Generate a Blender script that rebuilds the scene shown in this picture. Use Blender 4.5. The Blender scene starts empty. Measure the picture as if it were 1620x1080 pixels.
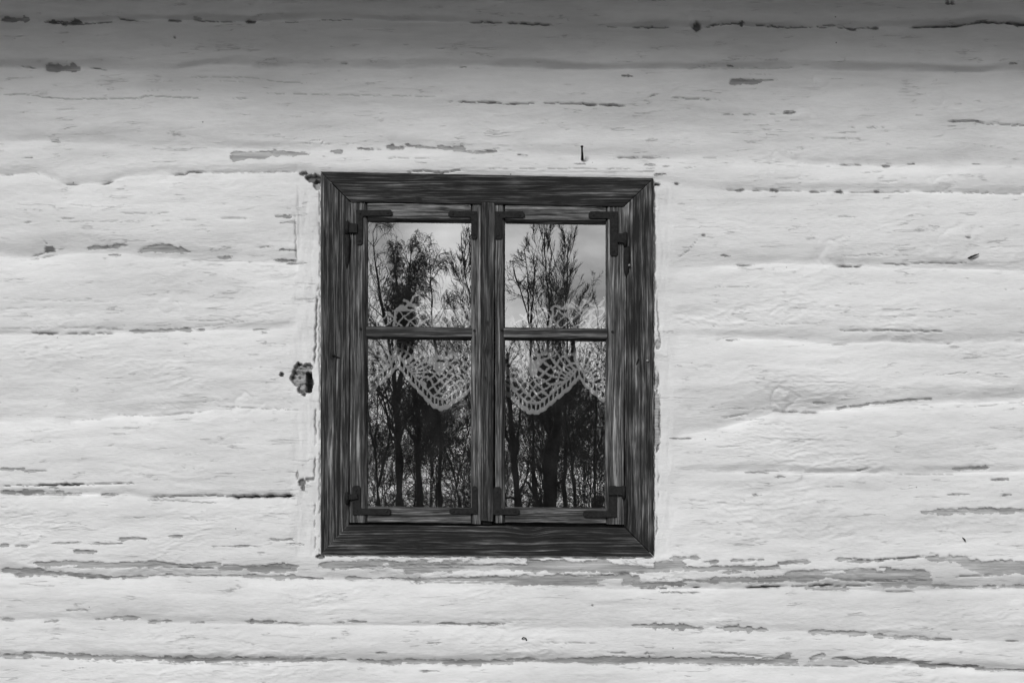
import bpy, bmesh, math, random
import numpy as np

# ------------------------------------------------------------------ units
S = 0.0015            # metres per photograph pixel on the wall plane (y = 0)
D = 3.375             # camera to wall
CAM_Z = 1.30          # camera height; the level line of sight meets the wall at row PH
PH = 820.0
X = lambda px: (np.asarray(px, float) - 810.0) * S
Z = lambda py: CAM_Z + (PH - np.asarray(py, float)) * S

sc = bpy.context.scene
col = sc.collection

# ------------------------------------------------------------------ camera
cam_d = bpy.data.cameras.new('camera')
cam = bpy.data.objects.new('camera', cam_d)
col.objects.link(cam)
cam.location = (0, -D, CAM_Z)
cam.rotation_euler = (math.radians(90), 0, 0)
cam_d.sensor_width = 36.0
cam_d.lens = 50.0
cam_d.shift_y = (PH - 540.0) / 1620.0
cam_d.clip_start = 0.05
cam_d.clip_end = 3000.0
sc.camera = cam

# ------------------------------------------------------------------ sky, sun, exposure
SUN_EL, SUN_AZ = 29.0, -22.0      # azimuth seen from the wall: 0 = straight out, minus = to the left
w = bpy.data.worlds.new('World')
sc.world = w
w.use_nodes = True
nt = w.node_tree
nt.nodes.clear()
def N(nt, t, **kw):
    n = nt.nodes.new(t)
    for k, v in kw.items():
        if k.startswith('i_'):
            n.inputs[k[2:].replace('_', ' ')].default_value = v
        else:
            setattr(n, k, v)
    return n
sky = N(nt, 'ShaderNodeTexSky', sky_type='NISHITA', sun_disc=False)
sky.sun_elevation = math.radians(SUN_EL)
sky.sun_rotation = math.radians(180 + SUN_AZ * -1)
sky.air_density = 1.0
sky.dust_density = 0.8
bw = N(nt, 'ShaderNodeRGBToBW')
tc = N(nt, 'ShaderNodeTexCoord')
mp = N(nt, 'ShaderNodeMapping')
mp.inputs['Scale'].default_value = (1.0, 1.0, 2.2)
cn = N(nt, 'ShaderNodeTexNoise')
cn.inputs['Scale'].default_value = 8.0
cn.inputs['Detail'].default_value = 6.0
cn.inputs['Roughness'].default_value = 0.55
cm = N(nt, 'ShaderNodeMapRange')
cm.inputs['From Min'].default_value = 0.36
cm.inputs['From Max'].default_value = 0.66
cm.inputs['To Min'].default_value = 0.62
cm.inputs['To Max'].default_value = 1.6
mu = N(nt, 'ShaderNodeMath', operation='MULTIPLY')
bg = N(nt, 'ShaderNodeBackground')
bg.inputs['Strength'].default_value = 0.075
wo = N(nt, 'ShaderNodeOutputWorld')
L = nt.links.new
L(sky.outputs['Color'], bw.inputs['Color'])
L(tc.outputs['Generated'], mp.inputs['Vector'])
L(mp.outputs['Vector'], cn.inputs['Vector'])
L(cn.outputs['Fac'], cm.inputs['Value'])
L(bw.outputs['Val'], mu.inputs[0])
L(cm.outputs['Result'], mu.inputs[1])
L(mu.outputs['Value'], bg.inputs['Color'])
L(bg.outputs['Background'], wo.inputs['Surface'])

sun_d = bpy.data.lights.new('sun', 'SUN')
sun = bpy.data.objects.new('sun', sun_d)
col.objects.link(sun)
sun_d.energy = 1.5
sun_d.angle = math.radians(17)
sun.rotation_euler = (math.radians(90 - SUN_EL), 0, math.radians(SUN_AZ))
sun.location = (-4, -8, 8)

sc.view_settings.view_transform = 'Standard'
sc.view_settings.look = 'None'
sc.view_settings.exposure = 0.53
sc.view_settings.gamma = 1.0
sc.view_settings.use_curve_mapping = False
sc.cycles.use_denoising = True
sc.cycles.sampling_pattern = 'BLUE_NOISE'
sc.cycles.denoiser = "OPENIMAGEDENOISE"
sc.cycles.denoising_input_passes = "RGB_ALBEDO_NORMAL"
sc.cycles.denoising_prefilter = "ACCURATE"
sc.cycles.use_adaptive_sampling = True
sc.cycles.adaptive_threshold = 0.01
sc.cycles.max_bounces = 6
sc.cycles.diffuse_bounces = 3
sc.cycles.glossy_bounces = 3
sc.cycles.transparent_max_bounces = 12
sc.cycles.caustics_reflective = False
sc.cycles.caustics_refractive = False

# ------------------------------------------------------------------ helpers
rng = np.random.default_rng(7)
def tag(o, label=None, cat=None, group=None, kind=None):
    if label: o['label'] = label
    if cat: o['category'] = cat
    if group: o['group'] = group
    if kind: o['kind'] = kind
    return o
def empty(name, loc=(0, 0, 0), parent=None):
    o = bpy.data.objects.new(name, None)
    o.empty_display_size = 0.1
    o.location = loc
    col.objects.link(o)
    if parent: o.parent = parent
    return o
def mesh_np(name, verts, quads, mat, parent=None, smooth=True, flat_from=None, attrs=None, tris=None):
    """one mesh object out of numpy arrays"""
    me = bpy.data.meshes.new(name)
    nv = len(verts)
    me.vertices.add(nv)
    me.vertices.foreach_set('co', np.ascontiguousarray(verts, dtype=np.float32).ravel())
    nq = len(quads)
    nt_ = 0 if tris is None else len(tris)
    idx = np.ascontiguousarray(quads, dtype=np.int32).ravel()
    starts = np.arange(nq, dtype=np.int32) * 4
    tot = np.full(nq, 4, np.int32)
    if nt_:
        idx = np.concatenate([idx, np.ascontiguousarray(tris, dtype=np.int32).ravel()])
        starts = np.concatenate([starts, nq * 4 + np.arange(nt_, dtype=np.int32) * 3])
    me.loops.add(len(idx))
    me.loops.foreach_set('vertex_index', idx)
    me.polygons.add(nq + nt_)
    me.polygons.foreach_set('loop_start', starts.astype(np.int32))
    sm = np.full(nq + nt_, smooth)
    if flat_from is not None: sm[flat_from:] = False
    me.polygons.foreach_set('use_smooth', sm)
    me.update(calc_edges=True)
    for k, v in (attrs or {}).items():
        v = np.asarray(v, np.float32)
        if v.ndim == 1:
            a = me.attributes.new(k, 'FLOAT', 'POINT')
            a.data.foreach_set('value', v)
        else:
            a = me.attributes.new(k, 'FLOAT_VECTOR', 'POINT')
            a.data.foreach_set('vector', np.ascontiguousarray(v).ravel())
    me.validate()
    me.materials.append(mat)
    o = bpy.data.objects.new(name, me)
    col.objects.link(o)
    if parent: o.parent = parent
    return o
def with_skirt(V, Q, yb, shrink=0.0015):
    """extrude the open border of a surface to the plane y = yb (own vertices, so the front keeps its shading)"""
    e = np.concatenate([Q[:, [0, 1]], Q[:, [1, 2]], Q[:, [2, 3]], Q[:, [3, 0]]])
    key = np.sort(e, axis=1)
    key = key[:, 0].astype(np.int64) * (len(V) + 1) + key[:, 1]
    _, inv, cnt = np.unique(key, return_inverse=True, return_counts=True)
    b = e[cnt[inv] == 1]
    vs, loc = np.unique(b, return_inverse=True)
    loc = loc.reshape(b.shape)
    n0 = len(V)
    front = V[vs].copy()
    back = front.copy()
    c = V.mean(axis=0)
    back[:, 0] += np.sign(c[0] - back[:, 0]) * shrink
    back[:, 2] += np.sign(c[2] - back[:, 2]) * shrink
    back[:, 1] = yb
    V2 = np.concatenate([V, front, back])
    f0 = n0 + loc
    b0 = n0 + len(vs) + loc
    SQ = np.stack([f0[:, 1], f0[:, 0], b0[:, 0], b0[:, 1]], axis=1)
    return V2, np.concatenate([Q, SQ]), len(Q), vs
def grid_quads(r, c, mask=None):
    i = np.arange(r * c).reshape(r, c)
    # seen from -y with x to the right and rows running down: outward (towards -y)
    q = np.stack([i[:-1, :-1], i[1:, :-1], i[1:, 1:], i[:-1, 1:]], axis=-1)
    if mask is not None: return q[mask]
    return q.reshape(-1, 4)

# Perlin noise in numpy
_perm = np.random.default_rng(11).permutation(256)
_perm = np.concatenate([_perm, _perm])
_ga = np.random.default_rng(12).uniform(0, 2 * np.pi, 256)
_gx, _gy = np.cos(_ga), np.sin(_ga)
def pn(x, y, seed=0):
    x, y = np.broadcast_arrays(np.asarray(x, float) + seed * 17.31, np.asarray(y, float) + seed * 5.77)
    xi = np.floor(x).astype(int); yi = np.floor(y).astype(int)
    xf = x - xi; yf = y - yi
    u = xf * xf * xf * (xf * (xf * 6 - 15) + 10)
    v = yf * yf * yf * (yf * (yf * 6 - 15) + 10)
    def g(ix, iy, fx, fy):
        h = _perm[(_perm[ix & 255] + iy) & 255]
        return _gx[h] * fx + _gy[h] * fy
    a = g(xi, yi, xf, yf); b = g(xi + 1, yi, xf - 1, yf)
    c_ = g(xi, yi + 1, xf, yf - 1); d = g(xi + 1, yi + 1, xf - 1, yf - 1)
    return (a + u * (b - a)) * (1 - v) + (c_ + u * (d - c_)) * v
def fbm(x, y, seed=0, o=4, gain=0.5):
    t = 0; a = 1.0; f = 1.0
    for k in range(o):
        t = t + a * pn(x * f, y * f, seed + k * 3)
        a *= gain; f *= 2.03
    return t
def sstep(a, b, x):
    t = np.clip((x - a) / (b - a), 0, 1)
    return t * t * (3 - 2 * t)

# ------------------------------------------------------------------ materials (the photograph is black and white: all greys)
def new_mat(name):
    m = bpy.data.materials.new(name)
    m.use_nodes = True
    nt = m.node_tree
    nt.nodes.clear()
    out = N(nt, 'ShaderNodeOutputMaterial')
    p = N(nt, 'ShaderNodeBsdfPrincipled')
    nt.links.new(p.outputs[0], out.inputs[0])
    return m, nt, p
def g3(v): return (v, v, v, 1)
def link(nt, a, b): nt.links.new(a, b)
def noise(nt, vec, scale, detail=4, rough=0.55, mapping=None):
    if mapping is not None:
        m = N(nt, 'ShaderNodeMapping'); m.inputs['Scale'].default_value = mapping
        link(nt, vec, m.inputs['Vector']); vec = m.outputs['Vector']
    n = N(nt, 'ShaderNodeTexNoise')
    n.inputs['Scale'].default_value = scale
    n.inputs['Detail'].default_value = detail
    n.inputs['Roughness'].default_value = rough
    link(nt, vec, n.inputs['Vector'])
    return n.outputs['Fac']
def mrange(nt, v, a, b, c, d, smooth=False):
    n = N(nt, 'ShaderNodeMapRange')
    if smooth: n.interpolation_type = 'SMOOTHSTEP'
    for k, x in zip(('From Min', 'From Max', 'To Min', 'To Max'), (a, b, c, d)): n.inputs[k].default_value = x
    link(nt, v, n.inputs['Value'])
    return n.outputs['Result']
def math_(nt, op, a, b=None):
    n = N(nt, 'ShaderNodeMath', operation=op)
    for i, v in enumerate((a, b)):
        if v is None: continue
        if isinstance(v, (int, float)): n.inputs[i].default_value = v
        else: link(nt, v, n.inputs[i])
    return n.outputs[0]
def mixf(nt, fac, a, b):
    n = N(nt, 'ShaderNodeMix', data_type='FLOAT')
    for i, v in zip((0, 2, 3), (fac, a, b)):
        if isinstance(v, (int, float)): n.inputs[i].default_value = v
        else: link(nt, v, n.inputs[i])
    return n.outputs[0]
def attr(nt, name):
    n = N(nt, 'ShaderNodeAttribute'); n.attribute_name = name
    return n
def grey_to(nt, v, p):
    c = N(nt, 'ShaderNodeCombineColor')
    for i in range(3): link(nt, v, c.inputs[i])
    link(nt, c.outputs[0], p.inputs['Base Color'])
def bump(nt, h, p, strength, dist, prev=None):
    b = N(nt, 'ShaderNodeBump')
    b.inputs['Strength'].default_value = strength
    b.inputs['Distance'].default_value = dist
    link(nt, h, b.inputs['Height'])
    if prev is not None: link(nt, prev, b.inputs['Normal'])
    if p is not None: link(nt, b.outputs[0], p.inputs['Normal'])
    return b.outputs[0]

def wall_material():
    m, nt, p = new_mat('limewashed_log')
    co = N(nt, 'ShaderNodeTexCoord').outputs['Object']
    peel = attr(nt, 'peel').outputs['Fac']
    dark = attr(nt, 'dirt_shade').outputs['Fac']
    dst = N(nt, 'ShaderNodeTexNoise'); dst.inputs['Scale'].default_value = 90; dst.inputs['Detail'].default_value = 3
    link(nt, co, dst.inputs['Vector'])
    off = N(nt, 'ShaderNodeVectorMath', operation='SCALE'); link(nt, dst.outputs['Color'], off.inputs[0]); off.inputs['Scale'].default_value = 0.006
    cv_ = N(nt, 'ShaderNodeVectorMath', operation='ADD'); link(nt, co, cv_.inputs[0]); link(nt, off.outputs[0], cv_.inputs[1])
    def chips(sx, sz):
        mm = N(nt, 'ShaderNodeMapping'); mm.inputs['Scale'].default_value = (sx, 4, sz); link(nt, cv_.outputs[0], mm.inputs['Vector'])
        vo = N(nt, 'ShaderNodeTexVoronoi'); vo.inputs['Scale'].default_value = 1.0; link(nt, mm.outputs[0], vo.inputs['Vector'])
        ss = N(nt, 'ShaderNodeSeparateColor'); link(nt, vo.outputs['Color'], ss.inputs[0])
        return ss.outputs[0]
    rag = math_(nt, 'ADD', math_(nt, 'MULTIPLY', chips(26, 380), 0.6), math_(nt, 'MULTIPLY', chips(90, 620), 0.4))
    pk = math_(nt, 'ADD', peel, math_(nt, 'MULTIPLY', math_(nt, 'SUBTRACT', rag, 0.5), 0.7))
    pm = mrange(nt, pk, 0.50, 0.53, 0, 1)
    big = noise(nt, co, 1.0, 4, 0.55, (2.2, 2, 7))
    mid = noise(nt, co, 1.0, 5, 0.6, (14, 10, 60))
    white = math_(nt, 'ADD', mrange(nt, big, 0.3, 0.7, 0.70, 0.80), mrange(nt, mid, 0.3, 0.7, -0.035, 0.035))
    stain = noise(nt, co, 1.0, 6, 0.6, (1.6, 1, 11))
    white = math_(nt, 'MULTIPLY', white, mrange(nt, stain, 0.46, 0.70, 1.0, 0.82))
    # thin scuffed streaks where the lime has worn
    sc_ = noise(nt, co, 1.0, 6, 0.65, (9, 5, 190))
    white = math_(nt, 'MULTIPLY', white, mrange(nt, sc_, 0.64, 0.80, 1.0, 0.80))
    grain = noise(nt, co, 1.0, 5, 0.7, (7, 6, 260))
    def hair(sx, sz, gx_, gz_, lo, hi, wd):
        n1 = noise(nt, co, 1.0, 4, 0.62, (sx, 5, sz))
        ln_ = mrange(nt, math_(nt, 'ABSOLUTE', math_(nt, 'SUBTRACT', n1, 0.5)), 0.0, wd, 1.0, 0.0)
        gt = mrange(nt, noise(nt, co, 1.0, 4, 0.6, (gx_, 5, gz_)), lo, hi, 0, 1)
        return math_(nt, 'MULTIPLY', ln_, gt)
    hairs = math_(nt, 'MAXIMUM', hair(3.2, 34, 8, 30, .555, .63, .013), hair(9, 70, 11, 40, .575, .65, .018))
    wt = noise(nt, co, 1.0, 4, 0.6, (6, 5, 55))
    wood = math_(nt, 'MULTIPLY', mrange(nt, grain, 0.3, 0.7, 0.26, 0.60), mrange(nt, wt, 0.3, 0.7, 0.62, 1.22))
    white = math_(nt, 'MULTIPLY', white, mrange(nt, hairs, 0.1, 1.0, 1.0, 0.70))
    c = mixf(nt, pm, white, wood)
    # fly specks and pin holes
    v = N(nt, 'ShaderNodeTexVoronoi'); v.inputs['Scale'].default_value = 26.0
    link(nt, co, v.inputs['Vector'])
    sp = N(nt, 'ShaderNodeSeparateColor'); link(nt, v.outputs['Color'], sp.inputs[0])
    spot = math_(nt, 'MULTIPLY', mrange(nt, v.outputs['Distance'], 0.028, 0.06, 1, 0), math_(nt, 'GREATER_THAN', sp.outputs[0], 0.90))
    c = mixf(nt, math_(nt, 'MULTIPLY', spot, 0.75), c, 0.06)
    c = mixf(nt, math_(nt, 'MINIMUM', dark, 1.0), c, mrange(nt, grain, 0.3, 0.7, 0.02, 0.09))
    grey_to(nt, c, p)
    p.inputs['Roughness'].default_value = 0.86
    p.inputs['Specular IOR Level'].default_value = 0.25
    f1 = noise(nt, co, 1.0, 6, 0.62, (60, 40, 260))
    f2 = noise(nt, co, 900, 3, 0.6)
    h = math_(nt, 'ADD', math_(nt, 'MULTIPLY', f1, 0.9), math_(nt, 'MULTIPLY', f2, 0.16))
    h = math_(nt, 'SUBTRACT', h, math_(nt, 'MULTIPLY', pm, 0.9))
    h = math_(nt, 'ADD', h, math_(nt, 'MULTIPLY', math_(nt, 'MULTIPLY', grain, pm), 0.7))
    h = math_(nt, 'SUBTRACT', h, math_(nt, 'MULTIPLY', hairs, 0.6))
    bump(nt, h, p, 0.85, 0.0017)
    return m

def wood_material(name, lo, hi, streak=0.30):
    """weathered wood: the vertex value 'grain' carries the broad figure, noise along the board the fine lines"""
    m, nt, p = new_mat(name)
    gv = attr(nt, 'along').outputs['Vector']
    gr = attr(nt, 'grain').outputs['Fac']
    fine = noise(nt, gv, 1.0, 5, 0.72, (15, 400, 15))
    mid = noise(nt, gv, 1.0, 4, 0.6, (4, 110, 4))
    t = math_(nt, 'ADD', math_(nt, 'MULTIPLY', gr, 0.50), math_(nt, 'MULTIPLY', math_(nt, 'SUBTRACT', fine, 0.5), 1.7))
    t = math_(nt, 'ADD', t, math_(nt, 'MULTIPLY', math_(nt, 'SUBTRACT', mid, 0.5), 0.7))
    c1 = mrange(nt, t, 0.0, 0.55, 0.0, 1.0)
    c = math_(nt, 'MULTIPLY_ADD', math_(nt, 'POWER', c1, 1.7), hi - lo)
    c.node.inputs[2].default_value = lo
    st = mrange(nt, t, 0.50, 0.85, 0, 1)
    c = mixf(nt, st, c, streak)
    grey_to(nt, c, p)
    p.inputs['Roughness'].default_value = 0.78
    p.inputs['Specular IOR Level'].default_value = 0.3
    bump(nt, t, p, 0.8, 0.0012)
    return m

def iron_material():
    m, nt, p = new_mat('forged_iron')
    co = N(nt, 'ShaderNodeTexCoord').outputs['Object']
    a = noise(nt, co, 160, 5, 0.65)
    grey_to(nt, mrange(nt, a, 0.3, 0.75, 0.006, 0.024), p)
    p.inputs['Roughness'].default_value = 0.75
    p.inputs['Specular IOR Level'].default_value = 0.2
    bump(nt, a, p, 0.6, 0.0012)
    return m
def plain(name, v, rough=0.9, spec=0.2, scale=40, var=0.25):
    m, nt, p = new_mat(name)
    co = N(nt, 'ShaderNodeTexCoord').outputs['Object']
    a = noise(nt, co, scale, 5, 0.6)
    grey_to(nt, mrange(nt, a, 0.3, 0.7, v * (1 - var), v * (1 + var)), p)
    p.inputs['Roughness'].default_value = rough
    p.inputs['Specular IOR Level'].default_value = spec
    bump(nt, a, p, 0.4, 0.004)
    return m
def glass_material():
    m = bpy.data.materials.new('old_window_glass')
    m.use_nodes = True
    nt = m.node_tree; nt.nodes.clear()
    out = N(nt, 'ShaderNodeOutputMaterial')
    mix = N(nt, 'ShaderNodeMixShader'); mix.inputs[0].default_value = 0.40
    tr = N(nt, 'ShaderNodeBsdfTransparent'); tr.inputs[0].default_value = g3(0.97)
    gl = N(nt, 'ShaderNodeBsdfGlossy'); gl.inputs['Roughness'].default_value = 0.0
    gl.inputs['Color'].default_value = g3(0.95)
    co = N(nt, 'ShaderNodeTexCoord').outputs['Object']
    h = noise(nt, co, 1.0, 2, 0.45, (9, 9, 6))
    b = bump(nt, h, None, 1.0, GLASS_WAVE)
    link(nt, b, gl.inputs['Normal'])
    link(nt, tr.outputs[0], mix.inputs[1]); link(nt, gl.outputs[0], mix.inputs[2])
    du = N(nt, 'ShaderNodeBsdfDiffuse'); du.inputs['Color'].default_value = g3(0.6)
    dn = noise(nt, co, 1.0, 5, 0.6, (30, 30, 18))
    md = N(nt, 'ShaderNodeMixShader'); link(nt, mrange(nt, dn, 0.3, 0.75, 0.005, 0.026), md.inputs[0])
    link(nt, mix.outputs[0], md.inputs[1]); link(nt, du.outputs[0], md.inputs[2])
    link(nt, md.outputs[0], out.inputs[0])
    return m
GLASS_WAVE = 0.00010

M_WALL = wall_material()
M_CASING = wood_material('dark_casing_wood', 0.012, 0.14, 0.40)
M_SASH = wood_material('weathered_sash_wood', 0.022, 0.19, 0.42)
M_IRON = iron_material()
M_GLASS = glass_material()
M_LACE = plain('cotton_lace', 0.56, 0.9, 0.1, 900, 0.08)
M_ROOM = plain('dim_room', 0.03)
M_GROUND = plain('winter_grass', 0.10, scale=3)
M_STONE = plain('plinth_stone', 0.25, scale=9)
M_ROOF = plain('eave_board', 0.09, scale=20)
M_BARK = plain('bark', 0.035, scale=12, var=0.4)
M_TWIG = plain('twig_bark', 0.045, scale=6, var=0.3)
M_PALE = plain('plain_lath', 0.3, scale=60)

# ------------------------------------------------------------------ ground, plinth, room, roof (the place around the picture)
def box(bm, x0, x1, y0, y1, z0, z1):
    v = [bm.verts.new(c) for c in ((x0, y0, z0), (x1, y0, z0), (x1, y1, z0), (x0, y1, z0), (x0, y0, z1), (x1, y0, z1), (x1, y1, z1), (x0, y1, z1))]
    for f in ((0, 3, 2, 1), (4, 5, 6, 7), (0, 1, 5, 4), (1, 2, 6, 5), (2, 3, 7, 6), (3, 0, 4, 7)):
        bm.faces.new([v[i] for i in f])
    return v
def bm_obj(name, bm, mat, parent=None, smooth=False):
    bmesh.ops.recalc_face_normals(bm, faces=bm.faces)
    me = bpy.data.meshes.new(name)
    bm.to_mesh(me); bm.free()
    if smooth: me.polygons.foreach_set('use_smooth', [True] * len(me.polygons))
    me.materials.append(mat)
    o = bpy.data.objects.new(name, me)
    col.objects.link(o)
    if parent: o.parent = parent
    return o
gxs = np.concatenate([np.linspace(-900, -40, 12), np.linspace(-36, 36, 60), np.linspace(40, 900, 12)])
gys = np.concatenate([np.linspace(-900, -70, 12), np.linspace(-66, 6, 60), np.linspace(10, 900, 12)])
GX, GY = np.meshgrid(gxs, gys)
GZ = 0.12 * fbm(GX / 6, GY / 6, 3, 3) * sstep(1.0, 8.0, -GY)
gq = grid_quads(len(gys), len(gxs))[:, ::-1]
ground = mesh_np('ground', np.stack([GX, GY, GZ], -1).reshape(-1, 3), gq[:, ::-1], M_GROUND)
tag(ground, kind='structure')

bm = bmesh.new(); box(bm, -3.9, 3.9, -0.06, 3.9, -0.2, 0.37)
tag(bm_obj('plinth', bm, M_STONE), kind='structure')
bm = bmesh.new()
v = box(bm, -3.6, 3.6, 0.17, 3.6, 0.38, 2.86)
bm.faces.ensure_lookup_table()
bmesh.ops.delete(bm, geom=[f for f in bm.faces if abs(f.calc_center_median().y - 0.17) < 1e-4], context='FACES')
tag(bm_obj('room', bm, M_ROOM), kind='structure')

EAVE_Y, EAVE_Z = -0.80, 2.765
roof = tag(empty('roof_eave', (0, 0, 2.9)), 'boarded roof eave overhanging the top of the whitewashed wall', 'roof', kind='thing')
bm = bmesh.new()
sl = 0.55
vs = [(-5, EAVE_Y, EAVE_Z), (5, EAVE_Y, EAVE_Z), (5, 4.2, EAVE_Z + sl * (4.2 - EAVE_Y)), (-5, 4.2, EAVE_Z + sl * (4.2 - EAVE_Y))]
a = [bm.verts.new(c) for c in vs]; b = [bm.verts.new((c[0], c[1], c[2] + 0.09)) for c in vs]
bm.faces.new(a); bm.faces.new(b[::-1])
for i in range(4): bm.faces.new((a[i], a[(i + 1) % 4], b[(i + 1) % 4], b[i]))
o = bm_obj('roof_deck', bm, M_ROOF, roof); o.location = (0, 0, -2.9)
for i in range(9):
    bm = bmesh.new()
    x = -4.4 + i * 1.1 + 0.25
    a = [bm.verts.new((x + dx, y, EAVE_Z + sl * (y - EAVE_Y) - 0.002 - dz)) for dx in (0, 0.1) for (y, dz) in ((EAVE_Y + 0.05, 0), (0.12, 0), (0.12, 0.11), (EAVE_Y + 0.05, 0.08))]
    bm.faces.new(a[:4]); bm.faces.new(a[4:][::-1])
    for k in range(4): bm.faces.new((a[k], a[(k + 1) % 4], a[4 + (k + 1) % 4], a[4 + k]))
    o = bm_obj('rafter', bm, M_ROOF, roof); o.location = (0, 0, -2.9)

# ------------------------------------------------------------------ the log wall: one height field in photograph units, cut into its logs
cols = np.concatenate([np.arange(-2480, -80, 48.), np.arange(-80, 438, 3.0), np.arange(438, 520, 1.25), np.arange(520, 1022, 3.0), np.arange(1022, 1066, 1.25), np.arange(1066, 1700, 3.0), np.arange(1708, 2510, 40.)])
def J(*p):
    p = np.array(p, float)
    return np.interp(cols, p[:, 0], p[:, 1])
jw = lambda k, a, s: a * pn(cols / s, k * 3.7, 21)
joints = [  # (row of the joint, recess mm, width of the recess above, below)
    (J((0, -245)), 2, 10, 6),
    (J((0, -120)) + jw(1, 4, 300), 7, 20, 8),
    (J((0, -12), (900, -8), (1070, 1), (1300, 4), (1620, 3)) + jw(2, 2, 60), 6, 16, 12),
    (J((0, 31), (100, 34), (200, 30), (330, 31), (395, 33), (540, 29), (680, 33), (800, 36), (880, 40), (1000, 42), (1060, 40), (1090, 44), (1110, 46), (1150, 38), (1220, 43), (1380, 43), (1500, 39), (1550, 32), (1600, 35), (1620, 39)) + jw(3, 1.5, 25), 12, 9, 20),
    (J((0, 106), (150, 108), (250, 112), (330, 101), (420, 106), (560, 108), (650, 108), (760, 103), (880, 108), (1000, 109), (1200, 106), (1330, 111), (1470, 113), (1620, 112)) + jw(4, 2, 60), 13, 14, 20),
    (J((0, 222), (90, 223), (250, 231), (365, 236), (500, 238), (620, 232), (780, 240), (1000, 249), (1200, 256), (1400, 263), (1620, 262)) + jw(5, 2.5, 50), 5.5, 22, 12),
    (J((0, 277), (60, 274), (100, 290), (160, 291), (200, 280), (300, 275), (470, 272), (508, 279), (1033, 289), (1100, 300), (1200, 302), (1300, 304), (1400, 303), (1620, 306)) + jw(6, 1.5, 30), 3.5, 9, 5),
    (J((0, 406), (25, 409), (50, 410), (85, 403), (130, 400), (200, 401), (240, 409), (320, 412), (400, 415), (470, 418), (1060, 424), (1165, 420), (1230, 417), (1320, 420), (1400, 423), (1540, 426), (1620, 428)) + jw(7, 1.0, 25), 8, 26, 4.5),
    (J((0, 530), (100, 530), (200, 526), (300, 524), (400, 521), (470, 520), (1060, 535), (1180, 536), (1280, 541), (1330, 545), (1400, 541), (1490, 545), (1530, 541), (1620, 542)) + jw(8, 1.2, 30), 7, 18, 4.5),
    (J((0, 668), (100, 667), (150, 664), (200, 657), (270, 658), (330, 650), (380, 646), (470, 648), (1060, 690), (1130, 680), (1200, 662), (1225, 653), (1290, 652), (1400, 643), (1500, 638), (1620, 634)) + jw(9, 1.5, 40), 11, 42, 5),
    (J((0, 782), (130, 783), (200, 783), (235, 790), (330, 790), (370, 786), (470, 784), (540, 780), (1060, 748), (1180, 747), (1300, 749), (1510, 748), (1620, 746)) + jw(10, 1.0, 30), 6, 14, 4.5),
    (J((0, 909), (90, 910), (150, 915), (178, 917), (250, 912), (340, 912), (470, 917), (540, 918), (600, 915), (640, 920), (720, 922), (800, 921), (830, 927), (900, 930), (1000, 932), (1080, 933), (1200, 931), (1300, 931), (1400, 936), (1500, 934), (1620, 932)) + jw(11, 1.2, 25), 9, 22, 4.5),
    (J((0, 982), (100, 978), (150, 980), (200, 976), (240, 984), (400, 988), (540, 989), (700, 990), (800, 991), (1000, 994), (1080, 993), (1200, 997), (1350, 1001), (1460, 1010), (1620, 1015)) + jw(12, 1.0, 25), 3.0, 9, 4),
    (J((0, 1039), (100, 1042), (200, 1043), (300, 1047), (400, 1050), (540, 1046), (600, 1050), (680, 1052), (760, 1052), (800, 1048), (860, 1048), (930, 1051), (1000, 1050), (1150, 1051), (1270, 1053), (1330, 1056), (1400, 1053), (1500, 1057), (1620, 1064)) + jw(13, 1.2, 30), 9, 20, 4.5),
    (J((0, 1180)) + jw(14, 3, 80), 9, 22, 5),
    (J((0, 1315)) + jw(15, 3, 80), 9, 22, 5),
    (J((0, 1442)), 2, 10, 5),
]
nlog = len(joints) - 1
rows, row_log, row_edge = [], [], [0]
for k in range(nlog):
    a, b = joints[k][0], joints[k + 1][0]
    n = max(6, int(round((b - a).mean() / (1.6 if 2 <= k <= 13 else 9.0))))
    t = np.linspace(0, 1, n + 1)
    t = t[:-1] if k < nlog - 1 else t
    for tt in t:
        rows.append(a + (b - a) * tt); row_log.append(k)
    row_edge.append(len(rows) if k < nlog - 1 else len(rows) - 1)
gy = np.array(rows); row_log = np.array(row_log)
gx = np.broadcast_to(cols, gy.shape)
R_, C_ = gy.shape

H = np.zeros_like(gy)                      # metres towards the camera
peel = np.zeros_like(gy); dirt_shade = np.zeros_like(gy)  # dirt in cracks and holes, plus painted shadow lines
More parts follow.
